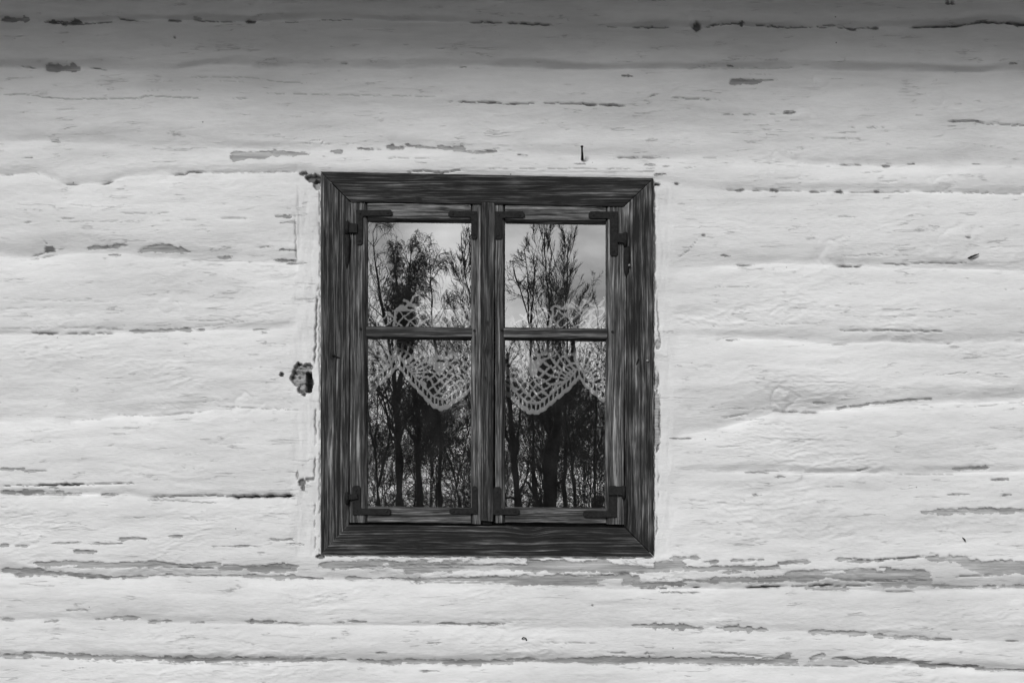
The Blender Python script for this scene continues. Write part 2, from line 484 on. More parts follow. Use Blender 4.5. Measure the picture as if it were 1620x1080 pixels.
# plaster smeared round the window: flattens the logs
def band(x, a, b, soft): return sstep(a - soft, a, x) * (1 - sstep(b, b + soft, x))
strip = np.maximum(band(gx, 474 + 5 * pn(gy / 40, 0, 5), 520, 5 + 11 * sstep(420, 470, gy)), band(gx, 1020, 1052 + 8 * pn(gy / 60, 0, 6), 26)) * sstep(286, 300, gy) * (1 - sstep(872, 884, gy))
for k in range(nlog):
    r0, r1 = row_edge[k], row_edge[k + 1]
    sl_ = slice(r0, r1 + 1) if k == nlog - 1 else slice(r0, r1)
    top, bot = joints[k], joints[k + 1]
    y, x = gy[sl_], gx[sl_]
    dt_, db_ = y - top[0], bot[0] - y
    f = np.clip(dt_ / (bot[0] - top[0]), 0, 1)
    def amp(j, kk):
        a = j[1] * (0.72 + 1.25 * pn(cols / 170, kk * 9.1, 33) + 0.6 * pn(cols / 45, kk * 5.1, 34))
        if 6 <= kk <= 10: a = a * (1 - 0.8 * band(cols, 1000, 1075, 95))
        if kk == 9: a = a * (1 + 0.7 * band(cols, 1215, 1300, 60))
        return np.clip(a, 0.3, None) * 0.001
    wc_ = top[3] * (0.55 + 2.2 * np.clip(pn(cols / 95, k * 4.3, 36) + .22, 0, 1))
    wb_ = bot[2] * (0.7 + 1.3 * np.clip(pn(cols / 120, k * 6.3, 37) + .25, 0, 1))
    H[sl_] -= amp(top, k) * np.exp(-(dt_ / wc_) * 1.6)
    H[sl_] -= amp(bot, k + 1) * (1 - sstep(0, 1, db_ / wb_)) ** 1.2
    H[sl_] += 0.0052 * (1 - (2 * f - 1) ** 2) * sstep(0, 1, np.minimum(dt_, db_) / 14)
thick = 0.45 + 0.55 * sstep(330, 560, gy)          # limewash lies thicker and more wrinkled lower down
warp = 14 * fbm(gx / 160, gy / 60, 40, 3)
H += 0.0050 * fbm(gx / 420, (gy + warp) / 70, 41, 3)
H += 0.0012 * thick * fbm(gx / 120, (gy + warp) / 20, 45, 3)
rid = 1 - np.abs(fbm(gx / 75, (gy + warp + 0.12 * gx) / 13, 50, 3)) * 2.2
zone = sstep(-0.05, 0.35, fbm(gx / 230, gy / 80, 55, 2)) * thick
H += 0.0018 * zone * np.clip(rid, 0, 1) ** 3
rid2 = 1 - np.abs(fbm(gx / 38, (gy - 0.2 * gx + warp) / 8, 60, 3)) * 2.2
H += 0.0011 * zone * np.clip(rid2, 0, 1) ** 3
H += 0.0005 * thick * fbm(gx / 16, gy / 5, 63, 3)
H += 0.0005 * fbm(gx / 9, gy / 7, 64, 2)
Hs = 0.0035 + 0.0016 * fbm(gx / 14, gy / 70, 65, 4) + 0.0008 * fbm(gx / 8, gy / 16, 66, 3)
H = H * (1 - strip) + Hs * strip

def cslice(x0, x1):
    return slice(np.searchsorted(cols, x0), np.searchsorted(cols, x1) + 1)
jig = 1.6 * pn(gx / 9, gy / 30, 70) + 1.0 * pn(gx / 3.5, gy / 20, 71)
def crack(pts, wd=1.6, depth=5.0, dk=0.9, gaps=0.0):
    pts = np.array(pts, float)
    s = cslice(pts[0, 0] - 4, pts[-1, 0] + 4)
    x, y = gx[:, s], gy[:, s]
    yc = np.interp(x[0], pts[:, 0], pts[:, 1])
    e = np.clip(np.minimum(x[0] - pts[0, 0] + 3, pts[-1, 0] + 3 - x[0]) / 12, 0, 1)
    if gaps > 0:
        e = e * sstep(-0.12, 0.1, pn(x[0] / 22, pts[0, 1], 73) + 0.28 - gaps)
    wv = wd * (0.35 + 0.65 * e) * (0.8 + 0.9 * pn(x[0] / 14, pts[0, 1], 74))
    d = np.abs(y - yc - jig[:, s])
    g = np.exp(-(d / np.maximum(wv, 0.4)) ** 2) * e
    H[:, s] -= depth * 0.001 * g
    dirt_shade[:, s] = np.maximum(dirt_shade[:, s], dk * sstep(0.15, 0.8, g))
def vcrack(pts, wd=1.4, depth=5.0, dk=0.85, gaps=0.0):      # runs down: points are (row, column)
    pts = np.array(pts, float)
    s = cslice(pts[:, 1].min() - 12, pts[:, 1].max() + 12)
    x, y = gx[:, s], gy[:, s]
    xc = np.interp(y, pts[:, 0], pts[:, 1]) + 2.2 * pn(y / 8, 0, 75) + 1.5 * pn(y / 25, 0, 76)
    e = np.clip(np.minimum(y - pts[0, 0] + 3, pts[-1, 0] + 3 - y) / 12, 0, 1)
    if gaps > 0: e = e * sstep(-0.1, 0.1, pn(y / 20, pts[0, 1], 77) + 0.28 - gaps)
    g = np.exp(-((x - xc) / np.maximum(wd * (0.8 + 0.7 * pn(y / 9, 3, 78)), 1.0)) ** 2) * e
    H[:, s] -= depth * 0.001 * g
    dirt_shade[:, s] = np.maximum(dirt_shade[:, s], dk * sstep(0.2, 0.85, g))
def flake(x0, x1, yc, hh, deep=1.0, dk=0.0, keep=False):
    """a patch of bare wood (keep: an island of paint left inside one); yc, hh may be a number or a list of (x, value)"""
    s = cslice(x0 - 6, x1 + 6)
    x, y = gx[:, s], gy[:, s]
    f = lambda v: np.interp(x[0], [p[0] for p in v], [p[1] for p in v]) if isinstance(v, (list, tuple)) else np.full(x.shape[1], float(v))
    yc_, hh_ = f(yc), f(hh)
    if not keep:
        vary = np.clip(0.72 + 0.7 * pn(x[0] / 30, x0 * .7, 87) + 0.3 * np.sign(pn(x[0] / 14, x0 * .3, 88)) * np.abs(pn(x[0] / 40, x0, 93)) * 3, 0.15, 1.25)
        kk = np.clip((hh_ - 2.0) / 6.0, 0, 1)            # wide patches keep their shape, slivers break up
        hh_ = 1.05 * hh_ * (vary * (1 - .6 * kk) + .6 * kk) * np.clip(np.minimum(x[0] - x0, x1 - x[0]) / np.minimum(6, .2 * (x1 - x0)), 0.45, 1) ** .5
        yc_ = yc_ + 0.8 * pn(x[0] / 30, x0, 89) * np.minimum(hh_, 3)
    amp_ = np.minimum(0.5 * hh_, 1.8)
    e1 = amp_ * (0.9 * pn(x[0] / 24, x0, 80) + 0.35 * np.sign(pn(x[0] / 30, x0 + 9, 81)) + 0.3 * np.sign(pn(x[0] / 11, x0 + 4, 83)))
    e2 = amp_ * (0.9 * pn(x[0] / 28, x0 + 40, 84) + 0.35 * np.sign(pn(x[0] / 34, x0 + 29, 85)) + 0.3 * np.sign(pn(x[0] / 13, x0 + 24, 86)))
    sd = np.minimum(np.minimum(y - (yc_ - hh_ - e1), (yc_ + hh_ + e2) - y), np.minimum(x - x0, x1 - x) * 0.7 + 2 * pn(y / 3, x0, 82))
    m = np.clip(0.5 + sd / 5.0, 0, 1)
    if keep:
        peel[:, s] = np.minimum(peel[:, s], 1 - m)
    else:
        peel[:, s] = np.maximum(peel[:, s], m)
        lip_shade = np.exp(-((y - (yc_ - hh_ - e1)) / 1.0) ** 2) * sstep(0.0, .25, pn(x[0] / 16, x0 + 70, 92) + .08) * sstep(.3, .5, m)  # shadow of the limewash edge, painted along the top of the patch
        dirt_shade[:, s] = np.maximum(dirt_shade[:, s], .6 * lip_shade)
    if dk: dirt_shade[:, s] = np.maximum(dirt_shade[:, s], dk * sstep(0.45, 0.8, m))
def blob(x, y, rx, ry, depth, dk=0.0, p=0.0, seed=1):
    s = cslice(x - rx * 2.2, x + rx * 2.2)
    xx, yy = gx[:, s], gy[:, s]
    an = np.arctan2(yy - y, xx - x)
    r = np.hypot((xx - x) / rx, (yy - y) / ry) * (1 + 0.35 * pn(np.cos(an) * 1.6 + 5, np.sin(an) * 1.6, 90 + seed) + 0.18 * pn(xx / 5, yy / 5, 91 + seed))
    m = 1 - sstep(0.82, 1.05, r)
    H[:, s] -= depth * 0.001 * m
    dirt_shade[:, s] = np.maximum(dirt_shade[:, s], dk * m)
    peel[:, s] = np.maximum(peel[:, s], p * m)
    return s, m

# --- bare patches, row by row as the photograph shows them
F = flake
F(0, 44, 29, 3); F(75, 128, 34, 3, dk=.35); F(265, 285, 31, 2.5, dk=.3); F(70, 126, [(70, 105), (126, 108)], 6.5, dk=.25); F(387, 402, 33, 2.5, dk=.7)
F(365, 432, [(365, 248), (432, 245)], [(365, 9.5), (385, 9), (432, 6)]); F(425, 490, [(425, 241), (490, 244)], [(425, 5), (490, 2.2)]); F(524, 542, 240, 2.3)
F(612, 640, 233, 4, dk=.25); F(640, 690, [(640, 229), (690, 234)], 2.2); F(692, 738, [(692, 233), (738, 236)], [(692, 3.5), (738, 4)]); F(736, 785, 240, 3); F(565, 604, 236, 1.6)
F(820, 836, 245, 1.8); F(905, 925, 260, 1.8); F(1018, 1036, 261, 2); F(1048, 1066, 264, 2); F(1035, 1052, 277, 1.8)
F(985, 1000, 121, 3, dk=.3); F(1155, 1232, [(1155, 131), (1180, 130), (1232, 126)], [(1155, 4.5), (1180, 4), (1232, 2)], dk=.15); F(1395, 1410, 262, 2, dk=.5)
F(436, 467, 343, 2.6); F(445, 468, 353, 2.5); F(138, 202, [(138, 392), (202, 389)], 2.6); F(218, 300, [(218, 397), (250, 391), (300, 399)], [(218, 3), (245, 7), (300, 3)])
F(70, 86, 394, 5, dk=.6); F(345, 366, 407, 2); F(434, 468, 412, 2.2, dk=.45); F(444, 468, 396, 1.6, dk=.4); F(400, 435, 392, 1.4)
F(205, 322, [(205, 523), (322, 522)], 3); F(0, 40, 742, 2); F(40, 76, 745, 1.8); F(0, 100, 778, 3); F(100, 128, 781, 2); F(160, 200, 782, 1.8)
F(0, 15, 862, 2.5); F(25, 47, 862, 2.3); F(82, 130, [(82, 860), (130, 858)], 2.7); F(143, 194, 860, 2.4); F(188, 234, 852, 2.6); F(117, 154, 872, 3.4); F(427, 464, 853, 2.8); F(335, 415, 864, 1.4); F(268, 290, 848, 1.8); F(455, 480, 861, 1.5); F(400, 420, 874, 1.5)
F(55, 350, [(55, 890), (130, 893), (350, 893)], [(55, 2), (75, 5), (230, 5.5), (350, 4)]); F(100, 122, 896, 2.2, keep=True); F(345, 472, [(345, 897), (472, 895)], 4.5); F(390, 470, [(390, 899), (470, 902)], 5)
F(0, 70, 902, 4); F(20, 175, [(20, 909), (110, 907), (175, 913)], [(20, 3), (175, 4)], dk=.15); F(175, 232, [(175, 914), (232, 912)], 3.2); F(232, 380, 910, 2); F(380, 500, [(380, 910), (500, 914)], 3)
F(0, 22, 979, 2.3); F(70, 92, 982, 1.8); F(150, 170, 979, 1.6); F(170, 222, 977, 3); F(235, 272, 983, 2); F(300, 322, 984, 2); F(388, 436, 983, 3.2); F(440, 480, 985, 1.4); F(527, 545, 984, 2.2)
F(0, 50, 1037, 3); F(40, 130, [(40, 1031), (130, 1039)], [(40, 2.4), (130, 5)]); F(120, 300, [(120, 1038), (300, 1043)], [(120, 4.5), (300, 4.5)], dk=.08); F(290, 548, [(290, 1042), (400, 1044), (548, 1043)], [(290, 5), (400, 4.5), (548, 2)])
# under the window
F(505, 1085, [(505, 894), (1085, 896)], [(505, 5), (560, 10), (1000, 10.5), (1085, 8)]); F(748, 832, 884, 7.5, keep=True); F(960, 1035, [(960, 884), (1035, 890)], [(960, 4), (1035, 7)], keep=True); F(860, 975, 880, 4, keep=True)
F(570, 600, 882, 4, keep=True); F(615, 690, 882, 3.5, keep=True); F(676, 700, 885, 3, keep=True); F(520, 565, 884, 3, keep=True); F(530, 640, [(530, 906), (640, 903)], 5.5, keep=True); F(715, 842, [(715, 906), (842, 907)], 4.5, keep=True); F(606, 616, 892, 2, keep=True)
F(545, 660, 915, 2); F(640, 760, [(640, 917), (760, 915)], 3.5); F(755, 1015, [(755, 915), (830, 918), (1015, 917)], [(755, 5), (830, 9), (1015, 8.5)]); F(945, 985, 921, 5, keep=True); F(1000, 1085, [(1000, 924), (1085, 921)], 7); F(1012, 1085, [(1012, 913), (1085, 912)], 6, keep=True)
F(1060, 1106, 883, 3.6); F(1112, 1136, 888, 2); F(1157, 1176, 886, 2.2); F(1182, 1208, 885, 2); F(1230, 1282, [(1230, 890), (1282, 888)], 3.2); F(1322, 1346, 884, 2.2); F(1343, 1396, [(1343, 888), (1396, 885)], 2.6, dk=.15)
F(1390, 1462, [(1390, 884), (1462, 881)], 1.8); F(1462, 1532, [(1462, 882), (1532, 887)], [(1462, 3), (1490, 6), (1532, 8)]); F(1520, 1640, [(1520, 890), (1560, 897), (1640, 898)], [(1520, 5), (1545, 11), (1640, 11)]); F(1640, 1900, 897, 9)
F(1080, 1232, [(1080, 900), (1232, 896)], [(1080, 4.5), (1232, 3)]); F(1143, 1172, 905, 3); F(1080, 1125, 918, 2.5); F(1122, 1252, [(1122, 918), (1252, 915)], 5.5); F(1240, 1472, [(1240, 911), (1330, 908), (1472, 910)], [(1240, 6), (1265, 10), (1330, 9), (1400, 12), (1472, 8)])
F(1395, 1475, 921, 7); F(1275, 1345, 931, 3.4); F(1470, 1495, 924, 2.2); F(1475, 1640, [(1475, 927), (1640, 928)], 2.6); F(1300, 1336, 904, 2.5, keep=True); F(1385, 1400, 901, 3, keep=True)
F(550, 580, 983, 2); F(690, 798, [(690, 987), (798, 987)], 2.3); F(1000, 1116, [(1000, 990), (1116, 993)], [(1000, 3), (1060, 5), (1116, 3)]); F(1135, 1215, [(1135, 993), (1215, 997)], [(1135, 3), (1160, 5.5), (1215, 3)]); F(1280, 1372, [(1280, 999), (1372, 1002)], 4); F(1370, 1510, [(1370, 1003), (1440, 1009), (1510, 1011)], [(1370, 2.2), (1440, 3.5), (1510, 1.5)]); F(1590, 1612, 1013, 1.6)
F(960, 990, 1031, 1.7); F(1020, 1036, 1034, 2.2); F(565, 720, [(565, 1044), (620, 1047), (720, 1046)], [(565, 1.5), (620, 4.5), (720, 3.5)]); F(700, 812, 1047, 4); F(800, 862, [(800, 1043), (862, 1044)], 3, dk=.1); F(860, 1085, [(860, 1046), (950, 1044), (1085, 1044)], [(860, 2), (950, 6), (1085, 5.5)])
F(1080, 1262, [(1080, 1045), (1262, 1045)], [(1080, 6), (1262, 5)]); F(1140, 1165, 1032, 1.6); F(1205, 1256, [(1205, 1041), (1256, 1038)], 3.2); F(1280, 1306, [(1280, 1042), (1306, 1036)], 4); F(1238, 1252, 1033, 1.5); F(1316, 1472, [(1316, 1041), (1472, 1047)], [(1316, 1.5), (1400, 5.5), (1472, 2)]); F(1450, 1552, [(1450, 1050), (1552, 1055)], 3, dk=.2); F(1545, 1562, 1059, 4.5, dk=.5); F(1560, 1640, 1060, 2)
F(1180, 1216, 747, 1.8); F(1225, 1242, 754, 1.8); F(1508, 1564, [(1508, 742), (1564, 740)], 3.4); F(1565, 1596, 758, 2); F(1500, 1532, 782, 1.5); F(1190, 1206, 783, 1.6); F(1583, 1600, 782, 1.6); F(1455, 1640, [(1455, 810), (1520, 808), (1640, 806)], [(1455, 1.5), (1490, 4.5), (1640, 5)])  # the last strip is a grey band of shade, painted as bare wood
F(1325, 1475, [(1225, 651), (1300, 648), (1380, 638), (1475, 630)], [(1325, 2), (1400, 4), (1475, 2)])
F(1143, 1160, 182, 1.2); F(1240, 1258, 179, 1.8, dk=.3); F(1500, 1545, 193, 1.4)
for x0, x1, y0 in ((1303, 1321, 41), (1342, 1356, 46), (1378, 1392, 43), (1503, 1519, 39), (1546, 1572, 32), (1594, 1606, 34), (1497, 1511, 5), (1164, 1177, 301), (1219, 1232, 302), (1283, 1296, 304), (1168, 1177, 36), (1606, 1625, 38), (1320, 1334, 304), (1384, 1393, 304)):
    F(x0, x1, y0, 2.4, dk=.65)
# loose small flakes along the joints
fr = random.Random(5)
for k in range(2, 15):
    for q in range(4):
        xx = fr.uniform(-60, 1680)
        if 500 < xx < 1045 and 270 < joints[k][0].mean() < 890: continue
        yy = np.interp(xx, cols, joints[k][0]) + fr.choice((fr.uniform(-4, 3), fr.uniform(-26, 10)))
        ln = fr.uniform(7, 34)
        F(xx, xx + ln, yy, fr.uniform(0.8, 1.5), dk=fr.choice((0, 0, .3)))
# --- cracks
K = crack
K([(182, 29), (220, 32)], 1.3, 6); K([(305, 31), (372, 32)], 1.2, 6); K([(445, 33), (475, 33)], 1.3, 6); K([(500, 31), (560, 29)], 1.0, 4, .7)
K([(60, 33), (130, 36), (180, 33)], 1.4, 6, gaps=.1); K([(740, 35), (770, 34), (800, 36)], 1.4, 6); K([(800, 36), (845, 38), (875, 40)], 1.8, 8); K([(1000, 42), (1062, 40)], 1.4, 6); K([(1115, 42), (1138, 37), (1176, 36)], 1.2, 5)
K([(1176, 38), (1260, 43), (1390, 43)], 1.1, 5, gaps=.15); K([(1440, 42), (1510, 39), (1550, 33), (1600, 34), (1640, 39)], 1.8, 8)
K([(30, 103), (55, 105)], 1.2, 4); K([(140, 107), (173, 108)], 1.1, 4); K([(300, 122), (400, 123), (440, 130), (490, 133)], 0.9, 2, .4); K([(0, 151), (40, 150), (70, 155), (120, 158), (220, 157), (232, 153), (320, 157)], 1.0, 3, .55); K([(367, 158), (393, 157)], 1.0, 4, .6)
K([(420, 149), (540, 152), (700, 154)], .9, 2, .4, gaps=.1); K([(705, 162), (785, 164), (800, 166), (860, 164), (910, 165), (990, 168)], 1.2, 5, .85, gaps=.05); K([(755, 163), (790, 165)], 1.7, 5); K([(800, 165), (824, 166)], 1.8, 5); K([(917, 166), (945, 168)], 1.8, 6); K([(955, 168), (992, 168)], 1.6, 5)
K([(1025, 156), (1033, 152), (1042, 151)], 1.7, 5, .7); K([(1060, 156), (1115, 159), (1140, 160)], 1.2, 5, .7); K([(1143, 182), (1230, 182), (1258, 178)], .9, 3, .6, gaps=.2); K([(1500, 193), (1540, 193), (1560, 197), (1640, 201)], 1.2, 5, .7)
K([(1340, 202), (1402, 203)], 1.0, 3, .6, gaps=.1); K([(1080, 107), (1260, 107)], 1.0, 3, .3)
K([(0, 278), (28, 276)], 1.2, 4, .6); K([(55, 273), (66, 277)], 1.2, 4, .7); K([(74, 282), (86, 283)], 1.4, 4, .6); K([(100, 291), (128, 292)], 1.6, 6); K([(157, 293), (170, 291), (182, 287)], 1.6, 6); K([(268, 277), (295, 276), (299, 272), (328, 274)], 1.5, 6, .8); K([(330, 274), (470, 272)], .8, 3, .4)
K([(35, 353), (55, 352)], 1.1, 4, .6); K([(90, 346), (120, 347)], 1.1, 4, .6); K([(190, 338), (270, 338)], 1.0, 3, .5, gaps=.1); K([(347, 346), (397, 347)], 1.0, 4, .6); K([(85, 352), (340, 349)], .8, 2, .35, gaps=.2)
K([(610, 252), (625, 250), (682, 252)], .9, 3, .5); K([(640, 274), (670, 271), (700, 274), (736, 269)], 1.2, 5, .85); K([(770, 268), (862, 268), (1040, 268)], .8, 3, .5, gaps=.1); K([(970, 249), (1040, 249)], 1.4, 5, .7); K([(1045, 249), (1140, 250)], .8, 2, .4, gaps=.2)
K([(1080, 267), (1103, 265)], 1.0, 3, .5); K([(1140, 301), (1230, 302), (1340, 305), (1480, 303), (1640, 307)], 1.0, 4, .6, gaps=.05); K([(1360, 275), (1400, 271)], 1.0, 3, .5); K([(1300, 264), (1380, 258)], .8, 2, .4, gaps=.2)
K([(65, 376), (72, 385), (80, 388)], 1.3, 4, .8); K([(45, 406), (60, 402), (74, 397)], 1.2, 4, .7); K([(50, 409), (90, 402)], 1.3, 5, .5)
K([(48, 527), (96, 528)], 1.5, 6); K([(105, 528), (182, 527)], 1.2, 5, .8); K([(0, 520), (140, 518), (200, 522)], .9, 2, .3); K([(283, 507), (393, 507)], .8, 2, .35); K([(0, 474), (190, 478)], .9, 2, .15)  # the last one is a soft line of shade, grooved and painted faintly dark
K([(180, 656), (260, 657), (330, 650)], 1.0, 4, .35); K([(340, 642), (400, 645), (480, 648)], .8, 3, .45)
K([(0, 768), (60, 768), (200, 764)], 1.1, 6, .7); K([(60, 768), (132, 766)], 1.7, 10, 1); K([(240, 786), (330, 783), (372, 785), (466, 784)], 1.3, 6, .8); K([(366, 786), (466, 784)], 2.3, 18, 1); K([(230, 791), (275, 791), (345, 796)], 1.0, 4, .6); K([(0, 782), (130, 783)], .9, 4, .45)
K([(278, 897), (342, 898)], 1.2, 5, .7); K([(75, 910), (175, 914)], 1.2, 5, .6, gaps=.05); K([(0, 1041), (90, 1041)], 1.0, 4, .5); K([(130, 1046), (300, 1049), (430, 1051)], .9, 4, .45, gaps=.05)
K([(540, 897), (700, 893), (830, 893)], .8, 3, .5); K([(640, 921), (720, 922), (800, 922)], .9, 4, .5); K([(830, 885), (858, 885)], 1.2, 4, .9); K([(975, 906), (1028, 905)], 1.0, 4, .8); K([(900, 910), (975, 909)], .8, 3, .5)
K([(1005, 931), (1062, 930)], 1.0, 6, .8); K([(1040, 936), (1110, 937)], 1.3, 6, .8); K([(1094, 929), (1110, 929)], 2.0, 12, 1); K([(1180, 929), (1245, 927)], 1.7, 14, 1); K([(1282, 926), (1322, 924)], 1.7, 10, 1); K([(1245, 927), (1385, 926)], 1.0, 6, .6); K([(1395, 935), (1455, 936)], 1.3, 6, .7); K([(1340, 884), (1395, 885), (1462, 880)], 1.2, 6, .8, gaps=.05); K([(1510, 912), (1572, 909)], 1.1, 5, .8)
K([(1350, 918), (1472, 918)], .9, 3, .6); K([(1105, 1030), (1150, 1033), (1215, 1038)], 1.0, 4, .6); K([(1318, 1040), (1350, 1042), (1362, 1049), (1400, 1051)], 1.1, 5, .7); K([(1100, 1052), (1250, 1052), (1350, 1055)], 1.0, 5, .5, gaps=.05); K([(1480, 1051), (1550, 1055)], 1.2, 5, .7)
K([(670, 1016), (702, 1017)], .9, 3, .5); K([(840, 1015), (945, 1017)], .8, 3, .5); K([(520, 1010), (545, 1010)], .8, 3, .5); K([(1100, 1016), (1170, 1015)], .8, 2, .4)
K([(1162, 420), (1192, 419)], 1.5, 6, .7); K([(1320, 421), (1366, 421)], 1.6, 7, .8); K([(1395, 417), (1442, 419)], 1.2, 5, .7); K([(1440, 416), (1532, 416)], .9, 4, .6); K([(1330, 405), (1440, 404)], .7, 2, .4); K([(1070, 410), (1090, 396), (1108, 374)], 1.0, 3, .5)
K([(1325, 523), (1410, 523), (1495, 525)], 1.1, 6, .7); K([(1465, 501), (1510, 502)], .8, 2, .4); K([(1122, 524), (1135, 510)], 1.2, 3, .5); K([(1310, 545), (1345, 545)], .9, 3, .5); K([(1495, 543), (1507, 543)], 1.3, 4, .8); K([(1138, 662), (1190, 653)], 1.1, 3, .45); K([(1220, 650), (1300, 652)], 1.6, 8, .3); K([(1410, 634), (1450, 631)], 1.0, 4, .6); K([(1540, 643), (1600, 637), (1640, 634)], 1.0, 4, .5)
K([(1180, 747), (1240, 744)], 1.0, 3, .5); K([(1350, 745), (1378, 741)], 1.1, 4, .6); K([(1420, 750), (1512, 750)], .9, 3, .45); K([(1570, 759), (1600, 757)], 1.0, 3, .5); K([(1080, 790), (1125, 793)], 1.0, 3, .3)
K([(240, 520), (300, 519), (393, 508)], .7, 2, .3)
for q in range(170):
    xx = fr.uniform(-60, 1680); yy = fr.uniform(-40, 1120)
    if 470 < xx + 30 and xx < 1060 and 262 < yy < 892: continue
    ln = fr.choice((fr.uniform(6, 18), fr.uniform(15, 55), fr.uniform(40, 110)))
    sl0 = fr.gauss(0, .03)
    K([(xx, yy), (xx + ln * .5, yy + ln * .5 * sl0 + fr.gauss(0, .8)), (xx + ln, yy + ln * sl0)], fr.uniform(.5, .95), fr.uniform(1.5, 3.5), fr.uniform(.12, .5) * (1 if yy > 300 else .7), gaps=fr.uniform(0, .2))
# plaster seams beside the window frame
vcrack([(468, 502), (560, 499), (578, 499)], 1.6, 8, .8); vcrack([(452, 504), (462, 503)], 2.2, 8, .9); vcrack([(622, 499), (700, 500), (760, 497)], 1.3, 6, .7, gaps=.08); vcrack([(770, 497), (880, 500)], 1.0, 4, .5, gaps=.15)
vcrack([(300, 1036), (400, 1036), (470, 1037)], 1.2, 5, .7, gaps=.1); vcrack([(470, 1039), (520, 1042), (545, 1045)], 1.2, 5, .7); vcrack([(585, 1041), (620, 1040)], 1.6, 8, .85); vcrack([(620, 1043), (700, 1044), (720, 1036)], 1.2, 5, .7, gaps=.1); vcrack([(745, 1042), (790, 1042)], 1.1, 5, .6, gaps=.12); vcrack([(806, 1037), (835, 1040), (850, 1036)], 1.4, 6, .7, gaps=.05)
vcrack([(288, 1034.6), (880, 1034.6)], 1.0, 5, .75, gaps=.02); vcrack([(300, 506.2), (878, 506.2)], .9, 4, .6, gaps=.12)  # gaps beside the frame, with its contact shadow painted in
crack([(508, 879.5), (1033, 882.5)], 1.2, 6, .75, gaps=.06)  # gap below the frame, contact shadow painted dark as well
s, m = blob(1041, 545, 5, 8, 2, 0, 1, 3)
blob(1039, 664, 6, 50, 2, .0, 1, 632); blob(1037, 600, 3, 20, 1.5, 0, .8, 33)
vcrack([(345, 468), (415, 468)], 1.6, 3, .5, gaps=.15)
# holes in the plaster
for hx, hy, hrx, hry, hd in ((469, 598, 9, 13, 8), (474, 583, 8, 9, 6), (487, 582, 9, 7, 7), (479, 598, 14, 17, 9), (479, 616, 9, 8, 7), (488, 604, 8, 18, 10), (481, 622, 4, 5, 5)):
    s, m = blob(hx, hy, hrx, hry, 0, 0, .9, hx)
    H[:, s] = H[:, s] * (1 - m) + m * (-hd * .001 + 0.006 * fbm(gx[:, s] / 8, gy[:, s] / 6, 95, 3))
    nn = fbm(gx[:, s] / 8, gy[:, s] / 6, 95, 3)
    dirt_shade[:, s] = np.maximum(dirt_shade[:, s], m * (.22 + .7 * sstep(0.0, 0.35, -nn)))
s = cslice(470, 500)
xx, yy = gx[:, s], gy[:, s]
q = band(xx, 484.5, 492.5, 1.5) * band(yy, 590, 619, 1.5)
H[:, s] -= 0.03 * q; dirt_shade[:, s] = np.maximum(dirt_shade[:, s], .85 * q)
blob(446, 593, 3.6, 4, 8, .95, 0, 5); blob(478, 763, 6, 6, 7, .8, 0, 6); blob(480, 772, 3, 5, 6, .8, 0, 7); blob(490, 758, 7, 3, 6, .7, 0, 8); blob(471, 752, 2.5, 6, 4, .5, 0, 9)
blob(497, 283, 13, 7, 14, .85, 0, 10); blob(502, 292, 6, 9, 12, .6, 0, 11); blob(481, 275, 7, 3, 8, .8, 0, 12); blob(1040, 292, 5, 2.5, 8, .95, 0, 13); blob(1071, 291, 4, 2, 5, .8, 0, 14); blob(507, 880, 7, 3.5, 9, .8, 0, 15); blob(1113, 373, 4, 2, 4, .7, 0, 16); blob(1532, 376, 5, 1.8, 4, .6, 0, 17); blob(1103, 41, 7, 6.5, 9, .8, 0, 18)
blob(278, 61, 2, 1.6, 3, .8, 0, 19); blob(937, 957, 1.7, 2, 3, .8, 0, 20)
# knots: low domes with a ring round them
for kx, ky, kr, ka in ((1103, 28, 17, 9), (1240, 630, 15, 6), (1318, 402, 22, 4), (385, 641, 17, 4), (1240, 265, 24, 3), (1510, 385, 26, 3), (1490, 290, 14, 2.5), (1270, 182, 13, 2.5), (262, 482, 16, 3), (1480, 155, 15, 3), (1300, 128, 12, 3), (1360, 905, 9, 3)):
    s = cslice(kx - 3 * kr, kx + 3 * kr)
    r = np.hypot(gx[:, s] - kx, (gy[:, s] - ky) * 1.15) / kr * (1 + .75 * pn(gx[:, s] / 15, gy[:, s] / 13, 99))
    H[:, s] += ka * 0.0005 * (np.exp(-r ** 2 * 1.6) - 0.8 * np.exp(-((r - 1.05) / .22) ** 2))
H -= 0.0020 * sstep(0.4, 0.65, peel)
# the frame stands against the wall: keep plaster from poking over it
HOLE = (511.0, 1030.0, 290.0, 872.0)
under = (gx > 506) & (gx < 1035) & (gy > 272) & (gy < 880.5)
H = np.where(under, np.minimum(H, 0.0035), H)
V = np.stack([X(gx), -H, Z(gy)], axis=-1)
cx = 0.25 * (gx[:-1, :-1] + gx[1:, :-1] + gx[1:, 1:] + gx[:-1, 1:])
cy = 0.25 * (gy[:-1, :-1] + gy[1:, :-1] + gy[1:, 1:] + gy[:-1, 1:])
hole = (cx > HOLE[0]) & (cx < HOLE[1]) & (cy > HOLE[2]) & (cy < HOLE[3])
sideL = (cx > 470) & (cx <= 517) & (cy > 290) & (cy < 872)
sideR = (cx >= 1024) & (cx < 1062) & (cy > 290) & (cy < 872)
wall = tag(empty('log_wall', (0, 0, 0)), 'whitewashed log wall with peeling limewash all round the window', 'wall', kind='thing')
allq = grid_quads(R_, C_, np.ones((R_ - 1, C_ - 1), bool)).reshape(R_ - 1, C_ - 1, 4)
dU = np.gradient(V, axis=1); dV = np.gradient(V, axis=0)
NRM = np.cross(dV, dU); NRM /= np.linalg.norm(NRM, axis=-1, keepdims=True)
NRM *= -np.sign(NRM[..., 1:2])
Nf = NRM.reshape(-1, 3)
Vf = V.reshape(-1, 3); pf = peel.ravel(); df = dirt_shade.ravel()
